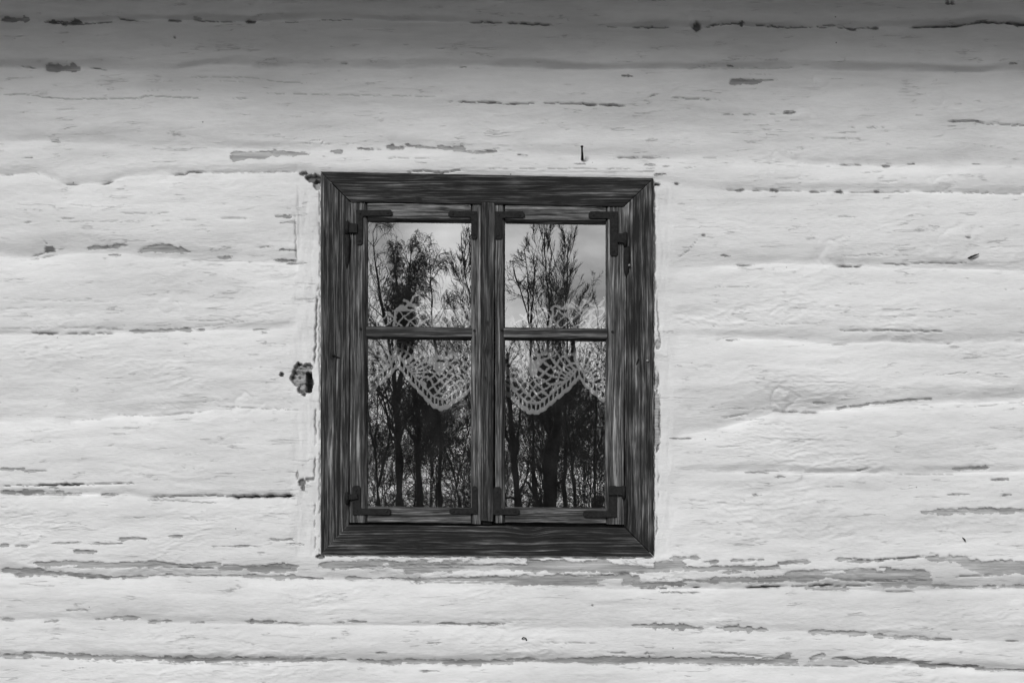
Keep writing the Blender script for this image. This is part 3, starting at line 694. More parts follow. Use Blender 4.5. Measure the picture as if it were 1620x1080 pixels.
def wall_part(name, mask):
    q = allq[mask]
    if not len(q): return None
    ids, inv = np.unique(q, return_inverse=True)
    q = inv.reshape(q.shape)
    v2, q2, nfront, vs = with_skirt(Vf[ids], q, 0.165)
    p1, d1 = pf[ids], df[ids]
    n = len(vs)
    at = {'peel': np.concatenate([p1, p1[vs], np.ones(n)]), 'dirt_shade': np.concatenate([d1, d1[vs], np.full(n, .5)])}
    o = mesh_np(name, v2, q2, M_WALL, wall, True, nfront, at)
    nn = np.concatenate([Nf[ids], np.tile([[0., -1., 0.]], (2 * n, 1))])
    o.data.normals_split_custom_set_from_vertices(nn.tolist())
    return o
cell_row = np.zeros(R_ - 1, int)
for k in range(nlog): cell_row[row_edge[k]:row_edge[k + 1]] = k
for k in range(nlog):
    mk = np.broadcast_to((cell_row == k)[:, None], cx.shape) & ~hole & ~sideL & ~sideR
    if 6 <= k <= 9:
        wall_part('log', mk & (cx < 770)); wall_part('log', mk & (cx >= 770))
    else:
        wall_part('log', mk)
wall_part('plaster_strip', sideL & ~hole); wall_part('plaster_strip', sideR & ~hole)

# ------------------------------------------------------------------ the window
win = tag(empty('window', (X(770), 0, Z(876))), 'small dark wooden window with two sashes, four panes and iron corner brackets', 'window', kind='thing')
def child(o, parent):      # keep world coordinates under a displaced parent
    o.parent = parent
    p = parent; off = np.zeros(3)
    while p is not None:
        off += np.array(p.location); p = p.parent
    o.location = tuple(-off)
    return o
def board(name, quad, yf, yb, along, parent, mat, seed, base=0.5, con=0.55, streak=0.0, blotch=0.0, cham=(), relief=0.0007, knots=(), da=4.0, dc=1.1, wob=0.5):
    """a board with its own grain: quad TL, TR, BR, BL in photograph pixels, real thickness from yf to yb.
    cham: list of (side, width px, depth m), side t/b/l/r"""
    q = np.array(quad, float)
    wpx = 0.5 * (np.hypot(*(q[1] - q[0])) + np.hypot(*(q[2] - q[3])))
    hpx = 0.5 * (np.hypot(*(q[3] - q[0])) + np.hypot(*(q[2] - q[1])))
    nc = max(4, int(wpx / (da if along == 'h' else dc))) + 1
    nr = max(4, int(hpx / (dc if along == 'h' else da))) + 1
    u, v = np.meshgrid(np.linspace(0, 1, nc), np.linspace(0, 1, nr))
    P = ((1 - u) * (1 - v))[..., None] * q[0] + (u * (1 - v))[..., None] * q[1] + (u * v)[..., None] * q[2] + ((1 - u) * v)[..., None] * q[3]
    px, py = P[..., 0].copy(), P[..., 1].copy()
    a, b = (px, py) if along == 'h' else (py, px)
    b = b + 3.5 * fbm(a / 240, b / 60, seed, 2)
    kd = np.zeros_like(a)
    for kx, ky, kr in knots:
        r2 = ((px - kx) ** 2 + (py - ky) ** 2) / kr ** 2
        kd = np.maximum(kd, np.exp(-r2 * 2.2))
        b = b + kr * 0.4 * np.sign(b - (ky if along == 'h' else kx)) * np.exp(-r2 * .5) * (-1)
    con = con * 1.6; streak = streak * 1.5
    g = base + con * fbm(a / 330, b / 2.6, seed + 1, 3) + 0.5 * con * fbm(a / 110, b / 9, seed + 2, 3)
    if streak: g = g + streak * sstep(0.18, 0.5, fbm(a / 120, b / 3.6, seed + 4, 2)) * sstep(-0.1, 0.35, fbm(a / 130, b / 40, seed + 5, 2))
    if blotch: g = g + blotch * fbm(a / 60, b / 24, seed + 6, 3)
    g = g - 0.5 * kd
    g = g + 0.22 * (1 - sstep(0.5, 4.0, np.minimum(np.minimum(u * wpx, (1 - u) * wpx), np.minimum(v * hpx, (1 - v) * hpx)))) * sstep(-.1, .3, fbm(a / 60, b / 60, seed + 12, 2))
    ck = sstep(0.80, 0.97, 1 - np.abs(fbm(a / 300, b / 7.5, seed + 9, 2)) * 3.2) * sstep(0.0, 0.22, fbm(a / 70, b / 14, seed + 10, 2))
    g = g - 0.55 * ck
    rl = relief * (g - base) / max(con, .1)
    # worn edges
    e = np.minimum(np.minimum(u * wpx, (1 - u) * wpx), np.minimum(v * hpx, (1 - v) * hpx))
    y = yf - rl * sstep(0, 3, e) + 0.0012 * ck * sstep(0, 3, e) + 0.0012 * (1 - sstep(0, 1.6, e))
    for side, cw, cd in cham:
        dd = {'t': v * hpx, 'b': (1 - v) * hpx, 'l': u * wpx, 'r': (1 - u) * wpx}[side]
        y = y + cd * (1 - np.clip(dd / cw, 0, 1))
    bo = (e < 0.01)
    px = px + bo * wob * pn(py / 14, seed, seed + 7); py = py + bo * wob * pn(px / 14, seed, seed + 8)
    Vb = np.stack([X(px), y, Z(py)], -1).reshape(-1, 3)
    Q = grid_quads(nr, nc)
    v2, q2, nf, vs = with_skirt(Vb, Q, yb, 0.0)
    al = np.stack([(a if along == 'h' else a) * S + seed * 3.1, b * S + seed * 1.7, np.full(a.shape, seed * 0.37)], -1).reshape(-1, 3)
    gf = g.ravel()
    at = {'along': np.concatenate([al, al[vs], al[vs] + [0, 0, .05]]), 'grain': np.concatenate([gf, gf[vs], gf[vs] * .8])}
    o = mesh_np(name, v2, q2, mat, None, True, nf, at)
    return child(o, parent)

YC, YS, YM, YG = -0.0110, -0.0060, -0.0080, 0.0090
# casing: four mitred boards
TLo, TRo, BRo, BLo = (508, 273), (1033, 283.5), (1033, 879), (508, 876)
TLi, TRi, BRi, BLi = (555.5, 321), (986, 328.5), (989, 834), (552, 830)
def inset(p, q, d):            # tiny mitre gap
    p, q = np.array(p, float), np.array(q, float)
    return p, q
board('casing_board', (TLo, TRo, (986, 328), (556, 320.5)), YC, 0.06, 'h', win, M_CASING, 1, .22, .60, .22, .25, knots=((664, 318, 5),))
board('casing_board', ((552.5, 829.5), (988.2, 834.2), (1032.6, 879.2), (508.4, 876)), YC - .001, 0.06, 'h', win, M_CASING, 2, .19, .60, .62, .20, knots=((662, 864, 4), (835, 833, 16)))
board('casing_board', ((508, 274.8), (554.6, 321.4), (552.2, 830.2), (508, 876.2)), YC + .0008, 0.06, 'v', win, M_CASING, 3, .44, .55, .26, .22, knots=((527, 566, 5),))
board('casing_board', ((986.4, 329.2), (1033, 284.6), (1033.2, 878.4), (989.4, 833.6)), YC + .0005, 0.06, 'v', win, M_CASING, 4, .42, .45, .22, .85)
# dark rebate behind the sashes (the real frame)
for nm, qd in (('frame_rebate', ((548, 322), (562, 322), (562, 828), (548, 828))), ('frame_rebate', ((980, 330), (994, 330), (994, 832), (980, 832)))):
    board(nm, qd, 0.012, 0.10, 'v', win, M_CASING, 9, .2, .3)
board('frame_rebate', ((548, 313), (994, 320), (994, 334), (548, 327)), 0.014, 0.10, 'h', win, M_CASING, 10, .2, .3)
board('frame_rebate', ((548, 818), (994, 820), (994, 838), (548, 836)), 0.014, 0.10, 'h', win, M_CASING, 11, .2, .3)
board('mullion', ((761.5, 321.5), (783, 322.5), (780, 824), (761.5, 823)), YM - .004, 0.05, 'v', win, M_CASING, 12, .38, .5, .18, .15, knots=((771, 557, 8), (771, 512, 5), (768, 600, 4)), cham=(('l', 2, .002), ('r', 2, .002)))
board('mullion_foot', ((763, 822.5), (779, 822.5), (778, 829), (764, 829)), YS + .006, 0.05, 'v', win, M_CASING, 13, .1, .2)

def prism(name, poly, y0, y1, mat, parent, bev=0.0006, rivets=()):
    bm = bmesh.new()
    a = [bm.verts.new((X(p[0]), y0, Z(p[1]))) for p in poly]
    f = bm.faces.new(a)
    r = bmesh.ops.extrude_face_region(bm, geom=[f])
    for v in [g for g in r['geom'] if isinstance(g, bmesh.types.BMVert)]: v.co.y = y1
    bmesh.ops.recalc_face_normals(bm, faces=bm.faces)
    if bev:
        ed = [e for e in bm.edges if all(abs(v.co.y - y0) < 1e-6 for v in e.verts)]
        bmesh.ops.bevel(bm, geom=ed, offset=bev, segments=2, affect='EDGES')
    for rx, ry, rr in rivets:
        r = bmesh.ops.create_uvsphere(bm, u_segments=8, v_segments=5, radius=rr * S)
        for v in r['verts']: v.co.y *= .45; v.co += __import__('mathutils').Vector((float(X(rx)), y0, float(Z(ry))))
    return child(bm_obj(name, bm, mat), parent)
def ell(cx_, cy_, hx, hy, th, tv, r=3.0):
    """L-shaped bracket: outer corner, ends of the two arms, thickness of the horizontal and vertical arm"""
    sx = 1 if hx > cx_ else -1; sy = 1 if hy > cy_ else -1
    j = random.Random(int(cx_ + cy_ * 3)); n = lambda: j.uniform(-.7, .7)
    return [(cx_, cy_), (hx - sx * r, cy_ + n()), (hx, cy_ + sy * r * .8), (hx + n(), cy_ + sy * (th - r * .6)), (hx - sx * r, cy_ + sy * th),
            (cx_ + sx * (tv + 2), cy_ + sy * th + n() * .5), (cx_ + sx * tv, cy_ + sy * (th + 2)), (cx_ + sx * tv + n() * .5, hy - sy * r), (cx_ + sx * (tv - r * .7), hy + n()), (cx_ + sx * r * .7, hy), (cx_, hy - sy * r)]

def sash(label, xo0, xo1, xg0, xg1, yt, ytg, ybar0, ybar1, yb0, yb1, seed, skew, brackets):
    s = child(empty('sash'), win)
    s['label'] = label
    sk = lambda x, y: (x, y + skew * (x - xo0))
    y0, y1 = YS, 0.042
    T = lambda x0, x1, a, b: (sk(x0, a), sk(x1, a), sk(x1, b), sk(x0, b))
    left_wide = (xg0 - xo0) > (xo1 - xg1)
    board('stile', T(xo0, xg0, yt, yb1), y0 - .0006, y1, 'v', s, M_SASH, seed, .54, .5, .32, .1, cham=(('r', 4.5, .010),))
    board('stile', T(xg1, xo1, yt, yb1), y0 - .0004, y1, 'v', s, M_SASH, seed + 1, .57, .5, .40, .1, cham=(('l', 3.5, .010),))
    board('rail', T(xg0 + .2, xg1 - .2, yt + .5, ytg), y0, y1, 'h', s, M_SASH, seed + 2, .62, .5, .30, .2, cham=(('b', 6.5, .016),), knots=((xg1 - 5, yt + 6, 5),))
    board('rail', T(xg0 + .2, xg1 - .2, yb0, yb1 - 1.2), y0 + .0003, y1, 'h', s, M_SASH, seed + 3, .48, .5, .2, .2, cham=(('t', 3.0, .010),))
    board('glazing_bar', T(xg0 - 2, xg1 + 2, ybar0, ybar1), y0 + .0012, y1 - .004, 'h', s, M_SASH, seed + 4, .34, .4, .1, .1, cham=(('t', 3.0, .008), ('b', 4.5, .014)))
    for a, b, nm in ((ytg - 3, ybar0 + 4, 'upper'), (ybar1 - 4, yb0 + 3, 'lower')):
        q = T(xg0 - 3, xg1 + 3, a, b)
        vv = np.array([[float(X(p[0])), YG, float(Z(p[1]))] for p in q])
        bm = bmesh.new()
        f = [bm.verts.new(c) for c in vv]
        bm.faces.new(f[::-1])
        p = child(bm_obj('pane', bm, M_GLASS), s)
    for (bx, by) in ((xo0 + (xg0 - xo0) * .62, ybar0 + 5), (xg1 + (xo1 - xg1) * .35, ybar0 + 6)):
        bm = bmesh.new()
        r = bmesh.ops.create_cone(bm, cap_ends=True, segments=10, radius1=2.1 * S, radius2=1.9 * S, depth=.004)
        bmesh.ops.rotate(bm, verts=bm.verts, cent=(0, 0, 0), matrix=__import__('mathutils').Matrix.Rotation(math.pi / 2, 3, 'X'))
        bx, by = sk(bx, by)
        bmesh.ops.translate(bm, verts=bm.verts, vec=(float(X(bx)), y0 - .0012, float(Z(by))))
        child(bm_obj('peg', bm, M_IRON), s)
    for br in brackets:
        cx_, cy_, hx, hy, th, tv = br
        sx = 1 if hx > cx_ else -1; sy = 1 if hy > cy_ else -1
        prism('corner_bracket', ell(*br), y0 - .0042, y0 + .002, M_IRON, s, .0007,
              rivets=((hx - sx * 7, cy_ + sy * th * .5, 2.2), (cx_ + sx * tv * .5, hy - sy * 7, 2.2), (cx_ + sx * tv * .55, cy_ + sy * th * .55, 1.7)))
    return s
sl_ = sash('left sash hung on the left casing board', 553.8, 761, 581.5, 745, 320.8, 351, 515, 536, 800, 826, 30, 0.012,
           [(564, 333.5, 621, 389, 9.5, 10.5), (755, 335.5, 709.5, 379.5, 9, 9.5), (558, 814, 619, 768, 10, 13), (755.5, 813, 711, 769, 9.5, 8.5)])
sr_ = sash('right sash hung on the right casing board', 783.5, 987, 799, 958.5, 323.8, 353.5, 517, 538, 801, 826.5, 40, 0.012,
           [(782.3, 336, 829.5, 380, 10, 12), (977, 336, 931, 406, 11, 12.5), (780.5, 814, 822, 770, 9.5, 12.5), (975.5, 818, 922, 768, 10.5, 13)])

def spike(bm, pts, radii, seg=10, flat=1.0):
    ring0 = None
    for (px, py, y), r in zip(pts, radii):
        ring = [bm.verts.new((float(X(px)) + r * S * math.cos(2 * math.pi * k / seg), y + flat * r * S * math.sin(2 * math.pi * k / seg), float(Z(py)))) for k in range(seg)]
        if ring0:
            for k in range(seg): bm.faces.new((ring0[k], ring0[(k + 1) % seg], ring[(k + 1) % seg], ring[k]))
        else: bm.faces.new(ring)
        ring0 = ring
    bm.faces.new(ring0[::-1])
def hinge(parent, strap, knuckle, pin):
    h = prism('hinge', strap, YC - .004, YC - .0005 + .006, M_IRON, parent, .0006)
    bm = bmesh.new()
    kx, k0, k1, r = knuckle
    spike(bm, [(kx, k0, YC - .002), (kx + .2, k0 + 1, YC - .002), (kx, (k0 + k1) / 2, YC - .0025), (kx, k1, YC - .002)], [r * .7, r, r * 1.08, r * .9])
    if pin:
        px, p1, wd = pin
        spike(bm, [(px, k1 - 1, YC - .0015), (px + .3, k1 + 8, YC - .002), (px - .2, (k1 + p1) / 2, YC - .002), (px - .6, p1 - 10, YC - .001), (px - 1.0, p1, YC + .001)], [wd * .7, wd, wd, wd * .7, .4], flat=.45)
    child(bm_obj('hinge_pin', bm, M_IRON, smooth=True), parent)
    return h
hinge(sl_, [(547.5, 355), (551, 349.5), (553, 354), (566, 356), (566, 370), (554, 370), (547.5, 372)], (550, 352, 372, 3.6), (550.5, 427, 4))
hinge(sr_, [(976, 371), (988, 371), (991, 370), (991, 386), (976, 385)], (988.5, 369, 392, 3.2), (991, 442, 4.8))
hinge(sl_, [(548, 782), (566, 781), (567, 789), (548, 791)], (550, 778, 797, 3), None)
hinge(sr_, [(962, 769), (987, 769), (987, 783), (962, 783)], (986, 768, 789, 3), (989, 838, 3))
# nails in the casing
def wall_nail(name, pts, radii, mat, parent=None, head=None):
    bm = bmesh.new()
    n = len(pts); ring0 = None
    P = [np.array((float(X(p[0])), p[2], float(Z(p[1])))) for p in pts]
    for i in range(n):
        t = P[min(i + 1, n - 1)] - P[max(i - 1, 0)]; t = t / np.linalg.norm(t)
        a = np.cross(t, (0.3, 0.2, 0.93)); 
        if np.linalg.norm(a) < .2: a = np.cross(t, (1, 0, 0))
        a /= np.linalg.norm(a); b = np.cross(t, a)
        ring = [bm.verts.new(P[i] + radii[i] * S * (a * math.cos(2 * math.pi * k / 8) + b * math.sin(2 * math.pi * k / 8))) for k in range(8)]
        if ring0:
            for k in range(8): bm.faces.new((ring0[k], ring0[(k + 1) % 8], ring[(k + 1) % 8], ring[k]))
        else: bm.faces.new(ring)
        ring0 = ring
    bm.faces.new(ring0[::-1])
    o = bm_obj(name, bm, mat, smooth=True)
    if parent: child(o, parent)
    return o
wall_nail('nail', [(527, 562, YC - .004), (529, 563, YC - .003), (534, 565.5, YC - .002), (539, 567, YC + .002)], [2.2, 1.2, 1.1, .8], M_IRON, win)
wall_nail('nail', [(1023.5, 571, YC - .004), (1023.5, 571.2, YC - .002), (1023.5, 571.5, YC + .004)], [1.8, 2.0, 1.0], M_PALE, win)
wall_nail('nail', [(1009, 568, YC - .003), (1007.5, 573, YC - .003), (1006, 579, YC + .002)], [.8, 1, .7], M_IRON, win)
wall_nail('nail', [(994.5, 421.5, YC - .010), (994.5, 421.8, YC - .007), (994.5, 422, YC + .004)], [1.5, 1.7, 1.0], M_PALE, win)
# things stuck in the wall
tag(wall_nail('nail', [(919.5, 236, -.030), (919.7, 237.5, -.030), (919.8, 238.4, -.029), (920, 243, -.026), (920.5, 248, -.020), (921, 252, -.010), (921, 253, .004)], [2.0, 2.4, 1.4, 1.5, 1.9, 2.3, 2.3], M_IRON), 'rusty bent nail sticking up from the whitewash just above the window frame', 'nail')
tag(wall_nail('wire_loop', [(827, 1011, .004), (826, 1009, -.008), (828, 1007, -.013), (831.5, 1008, -.012), (833, 1011, -.008), (832, 1013, -.004), (834, 1015, .004)], [.9, .9, .9, .9, .9, 1.0, 1.2], M_IRON), 'small bent wire loop in the white wall below the window', 'wire')
tag(wall_nail('splinter', [(1530, 409, -.001), (1534, 407.5, -.009), (1541, 404.8, -.010), (1547, 402.8, -.008)], [.6, 1.5, 1.5, .6], M_IRON), 'short dark wood splinter slanting on the wall to the right of the window', 'splinter')
tag(wall_nail('straw', [(1521, 849, -.004), (1524, 853, -.010), (1526, 856, -.008)], [.5, 1.2, .5], M_IRON), 'tiny dark straw fleck on the lower right of the wall', 'straw')

# ------------------------------------------------------------------ lace curtain behind the glass (a cut-work valance)
YL = 0.050
lf = (D + YL) / D
u1 = np.arange(548, 992, 1.15); v1 = np.arange(425, 676, 1.15)
U, Vv = np.meshgrid(u1, v1)
tips = [(548, 650), (695, 655), (845, 662), (990, 664)]; vals = [(630, 584), (771, 598), (916, 603)]
kx = [400, 470]; ky = [650, 590]
pts = sorted(tips + vals)
eu = np.interp(U, [p[0] for p in pts], [p[1] for p in pts])
near = np.min(np.abs(U[..., None] - np.array([p[0] for p in vals])), axis=-1)
eu = eu + 8 * np.exp(-(near / 9) ** 2) * -0.6
near_t = np.min(np.abs(U[..., None] - np.array([p[0] for p in tips])), axis=-1)
eu = eu - 7 * np.exp(-(near_t / 7) ** 2)
d = (eu - Vv) * 0.72
arc = np.interp(U, [p[0] for p in pts], np.cumsum([0] + [math.hypot(pts[i + 1][0] - pts[i][0], pts[i + 1][1] - pts[i][1]) for i in range(len(pts) - 1)]))
arc = arc + 1.2 * pn(U / 12, Vv / 12, 120)
d = d + 1.8 * np.abs(np.sin(arc / 5.2)) * (d < 6) + 0.5 * pn(U / 4, Vv / 4, 121)
solid = (d > 0) & (d < 5.6)
solid |= (d >= 5.6) & (d < 11) & (((arc + 2 * pn(U / 14, Vv / 14, 126)) % 9) < 3.4)
solid |= (d >= 10.6) & (d < 13.6)
wu, wv_ = U + 9 * pn(U / 32, Vv / 32, 122) + 2.2 * pn(U / 9, Vv / 9, 124), Vv + 9 * pn(U / 32, Vv / 32, 123) + 2.2 * pn(U / 9, Vv / 9, 125)
ti = np.argmin(np.abs(U[..., None] - np.array([p[0] for p in tips])), axis=-1)
tx = np.array([p[0] for p in tips])[ti]
p_ = (wu - tx) * .66 + wv_ * .75; q_ = -(wu - tx) * .66 + wv_ * .75
net = ((p_ % 11) < 3.1) | ((q_ % 11) < 3.1)
vi = np.argmin(np.abs(U[..., None] - np.array([p[0] for p in vals])), axis=-1)
vx = np.array([p[0] for p in vals])[vi]; vy = np.array([p[1] for p in vals])[vi]
rr = np.hypot(wu - vx, (wv_ - vy - 6)); an = np.arctan2(wv_ - vy - 6, wu - vx)
fan = ((rr % 12) < 3.2) | ((np.abs((an / (math.pi / 13)) % 1 - .5) * 2 * (math.pi / 26) * np.maximum(rr, 20)) > (math.pi / 26) * np.maximum(rr, 20) - 2.0)
zf = (rr < 72) & (np.abs(wu - vx) < 44 - 0.0 * rr)
body = np.where(zf, fan, net)
cloth = (np.abs(wu - tx) / 20 + np.abs(wv_ - 572) / 26) < 1
ros = np.hypot(wu - tx - 6, wv_ - 552); ran = np.arctan2(wv_ - 552, wu - tx - 6)
roseh = ((ros > 4) & (ros < 10) & (np.cos(ran * 5) > -.45)) | ((ros > 16) & (ros < 20.5) & (np.cos(ran * 7) > -.3))
leaf = (np.abs(wu - tx - 10 * np.sin((wv_ - 600) / 12)) < 2.2) & (wv_ > 578) & (wv_ < 602)
body = np.where(cloth | (ros < 24), ~roseh & ~leaf, body)
# upper cloth: triangles and bars
tri = ((wu + wv_) % 19 < 3.6) | ((wu - wv_) % 23 < 3.8) | ((wu % 62) < 5)
body = np.where(Vv < 541, tri | (fan & zf), body)
top = np.interp(U, [548, 622, 640, 655, 672, 690, 748, 798, 812, 850, 895, 938, 962, 992], [492, 492, 472, 462, 472, 490, 490, 492, 500, 488, 480, 468, 470, 472])
upper_net = (((wu + wv_ * 1.1) % 23) < 4.5) | (((wu - wv_ * 1.1) % 29) < 6) | ((np.hypot(wu % 44 - 22, (wv_ - 470) % 44 - 22) < 9) & (np.hypot(wu % 44 - 22, (wv_ - 470) % 44 - 22) > 4))
body = np.where((Vv < 490), upper_net, body)
hem = (Vv > 489) & (Vv < 492.5) & (U < 770)
solid |= (d >= 13.6) & body
solid |= hem
solid &= (Vv > top) & (d > 0)
# drop crumbs that hang on nothing
lab = np.where(solid, np.arange(solid.size).reshape(solid.shape), -1)
for _ in range(3000):
    n = lab.copy()
    for ax, sh in ((0, 1), (0, -1), (1, 1), (1, -1)):
        r = np.roll(lab, sh, ax)
        n = np.where(solid & (r > n), r, n)
    if (n == lab).all(): break
    lab = n
ids, cnt = np.unique(lab[lab >= 0], return_counts=True)
solid &= lab == ids[np.argmax(cnt)]
cu = np.concatenate([u1 - .575, [u1[-1] + .575]]); cv = np.concatenate([v1 - .575, [v1[-1] + .575]])
CU, CV = np.meshgrid(cu, cv)
wave = 0.0035 * np.sin(CU / 24 + 0.8 * np.sin(CV / 70)) + 0.002 * pn(CU / 18, CV / 60, 130)
CU2 = CU + .5 * pn(CU / 2.2, CV / 2.2, 131); CV2 = CV + .5 * pn(CU / 2.2, CV / 2.2, 132)
VL = np.stack([X(CU2) * lf, YL + wave - .0006 * pn(CU / 2.5, CV / 2.5, 133), CAM_Z + (Z(CV2) - CAM_Z) * lf], -1).reshape(-1, 3)
QL = grid_quads(len(cv), len(cu), solid)
ids, inv = np.unique(QL, return_inverse=True)
lace = mesh_np('lace_curtain', VL[ids], inv.reshape(QL.shape), M_LACE)
mo = lace.modifiers.new('thickness', 'SOLIDIFY'); mo.thickness = 0.0012; mo.offset = 1
tag(lace, 'white crochet lace curtain with pointed scallops hanging behind the window panes', 'curtain')

# ------------------------------------------------------------------ trees the panes reflect: they stand across the yard, behind the camera
def tubes(P, Rr, k):
    """P (B,N,3) centre lines, Rr (B,N) radii -> verts, quads"""
    B, n, _ = P.shape
    T = np.gradient(P, axis=1)
    T /= np.linalg.norm(T, axis=-1, keepdims=True) + 1e-9
    ref = np.where(np.abs(T[..., 2:3]) > .8, np.array([1., 0, 0]), np.array([0, 0, 1.]))
    A = np.cross(T, ref); A /= np.linalg.norm(A, axis=-1, keepdims=True) + 1e-9
    Bv = np.cross(T, A)
    th = np.arange(k) * 2 * np.pi / k
    Vt = P[:, :, None] + Rr[:, :, None, None] * (A[:, :, None] * np.cos(th)[None, None, :, None] + Bv[:, :, None] * np.sin(th)[None, None, :, None])
    i = np.arange(B * n * k).reshape(B, n, k)
    j = np.roll(i, -1, axis=2)
    Q = np.stack([i[:, :-1], j[:, :-1], j[:, 1:], i[:, 1:]], -1).reshape(-1, 4)
    return Vt.reshape(-1, 3), Q
def resample(pts, n):
    pts = np.array(pts, float)
    s = np.concatenate([[0], np.cumsum(np.linalg.norm(np.diff(pts, axis=0), axis=1))])
    t = np.linspace(0, s[-1], n)
    return np.stack([np.interp(t, s, pts[:, i]) for i in range(pts.shape[1])], -1)
def grow(rg, P, Rr, m, t0, t1, ang, ln, up, droop, n, rr, rmin, wob=.12):
    """m children on every parent: returns (B*m, n, 3), radii. ln: length as a share of the parent's, up: pull to the sky, droop: hang"""
    B, pn_, _ = P.shape
    t = rg.uniform(t0, t1, (B, m)) * (pn_ - 1)
    i = np.minimum(t.astype(int), pn_ - 2); f = (t - i)[..., None]
    b = np.arange(B)[:, None]
    base = P[b, i] * (1 - f) + P[b, i + 1] * f
    r0 = Rr[b, i] * (1 - f[..., 0]) + Rr[b, i + 1] * f[..., 0]
    T = P[b, i + 1] - P[b, i]; T /= np.linalg.norm(T, axis=-1, keepdims=True) + 1e-9
    rd = rg.normal(size=T.shape); rd -= (rd * T).sum(-1, keepdims=True) * T
    rd /= np.linalg.norm(rd, axis=-1, keepdims=True) + 1e-9
    a = np.radians(rg.normal(ang[0], ang[1], (B, m)))[..., None]
    dr = T * np.cos(a) + rd * np.sin(a)
    plen = np.linalg.norm(np.diff(P, axis=1), axis=-1).sum(1)[:, None]
    Ln = plen * ln * rg.uniform(.55, 1.15, (B, m)) * (1.12 - .75 * t / (pn_ - 1))
    dr = dr.reshape(-1, 3); base = base.reshape(-1, 3); Ln = Ln.reshape(-1)
    out = [base]
    st = (Ln / (n - 1))[:, None]
    for q in range(n - 1):
        dr = dr + np.array([0, 0, 1.]) * up - np.array([0, 0, 1.]) * droop * (q + 1) / n + rg.normal(size=dr.shape) * wob
        dr /= np.linalg.norm(dr, axis=-1, keepdims=True)
        out.append(out[-1] + dr * st)
    C = np.stack(out, 1)
    r0 = np.maximum(r0.reshape(-1) * rr, rmin)
    return C, r0[:, None] * np.linspace(1, .35, n)[None] + rmin * .25
def place(px, py, dist):
    k = (D + dist) / D
    return np.array([(px - 810) * S * k, -dist, CAM_Z + (PH - py) * S * k])
def tree(name, label, stems, dist, style, seed, group, density=1.0):
    """stems: list of [(column, row) of the stem as the pane shows it ..., start width px, end width px]; the first starts at the ground"""
    rg = np.random.default_rng(seed)
    k = (D + dist) / D * S
    base = place(stems[0][0][0][0], 820, dist); base[2] = 0
    root = tag(empty(name, tuple(base)), label, 'tree', group)
    trunkV, trunkQ, off = [], [], 0
    SP, SR = [], []
    for si, (path, w0, w1) in enumerate(stems):
        p = [place(a, b, dist) for a, b in path]
        if si == 0: p = [np.array([p[0][0], p[0][1], -0.1])] + p
        p = resample(p, 14)
        dy = np.cumsum(rg.normal(0, .05, 14)) * (1 if si else .5); dy -= dy[0]
        if si: dy += np.linspace(0, rg.normal(0, .9), 14)
        p[:, 1] += dy; p[1:, 0] += rg.normal(0, .012, 13)
        r = np.linspace(w0, w1, 14) * k * .5
        if si == 0: r[0] *= 1.35
        SP.append(p); SR.append(r)
        v_, q_ = tubes(p[None], r[None], 9)
        trunkV.append(v_); trunkQ.append(q_ + off); off += len(v_)
    child(mesh_np('trunk', np.concatenate(trunkV), np.concatenate(trunkQ), M_BARK), root)
    SP, SR = np.array(SP), np.array(SR)
    mn = .0030 * (D + dist) / 32
    d_ = density
    if style == 'upright':
        A = grow(rg, SP, SR, int(32 * d_), .30, .97, (28, 9), .33, .10, 0, 7, .22, mn * 1.5, .09)
        Bq = grow(rg, *A, 9, .15, 1, (24, 9), .46, .09, 0, 5, .45, mn * 1.3, .08)
        Cq = grow(rg, *Bq, 9, .1, 1, (28, 11), .75, .06, 0, 4, .55, mn * 1.05, .08)
    elif style == 'weeping':
        A = grow(rg, SP, SR, int(24 * d_), .36, 1, (38, 12), .27, .12, .05, 7, .32, mn * 2, .14)
        Bq = grow(rg, *A, 8, .2, 1, (42, 16), .55, .03, .30, 6, .45, mn * 1.2, .16)
        Cq = grow(rg, *Bq, 7, .1, 1, (32, 14), 1.7, 0, 1.1, 7, .6, mn * .9, .09)
    elif style == 'thicket':
        A = grow(rg, SP, SR, int(16 * d_), .05, .99, (40, 14), .50, .08, 0, 6, .5, mn * 1.5, .16)
        Bq = grow(rg, *A, 7, .1, 1, (42, 16), .60, .04, .02, 5, .55, mn * 1.1, .2)
        Cq = grow(rg, *Bq, 6, .1, 1, (45, 18), .65, .02, .05, 4, .6, mn, .22)
    else:                       # spreading
        A = grow(rg, SP, SR, int(20 * d_), .22, .99, (48, 12), .36, .07, 0, 7, .32, mn * 2, .14)
        Bq = grow(rg, *A, 9, .15, 1, (42, 14), .55, .05, .03, 6, .45, mn * 1.2, .16)
        Cq = grow(rg, *Bq, 7, .1, 1, (42, 16), .60, .02, .10, 4, .6, mn, .18)
    vs, qs, off = [], [], 0
    for (P_, R_2), kk in ((A, 5), (Bq, 3), (Cq, 3)):
        v_, q_ = tubes(P_, R_2, kk)
        vs.append(v_); qs.append(q_ + off); off += len(v_)
    child(mesh_np('crown', np.concatenate(vs), np.concatenate(qs), M_TWIG), root)
    return root
G = 'bare trees across the yard mirrored in the panes'
tr = []
tr.append(tree('bare_tree', 'dark forked tree mirrored in the lower right pane', [([(868, 830), (871, 745), (877, 690)], 29, 23), ([(877, 694), (884, 645), (896, 600), (900, 540)], 15, 5), ([(876, 694), (868, 655), (864, 610), (868, 560)], 13, 4), ([(884, 648), (903, 622), (925, 604)], 7, 2.5), ([(873, 700), (858, 660), (850, 640)], 6, 2)], 21, 'spreading', 101, G, .7))
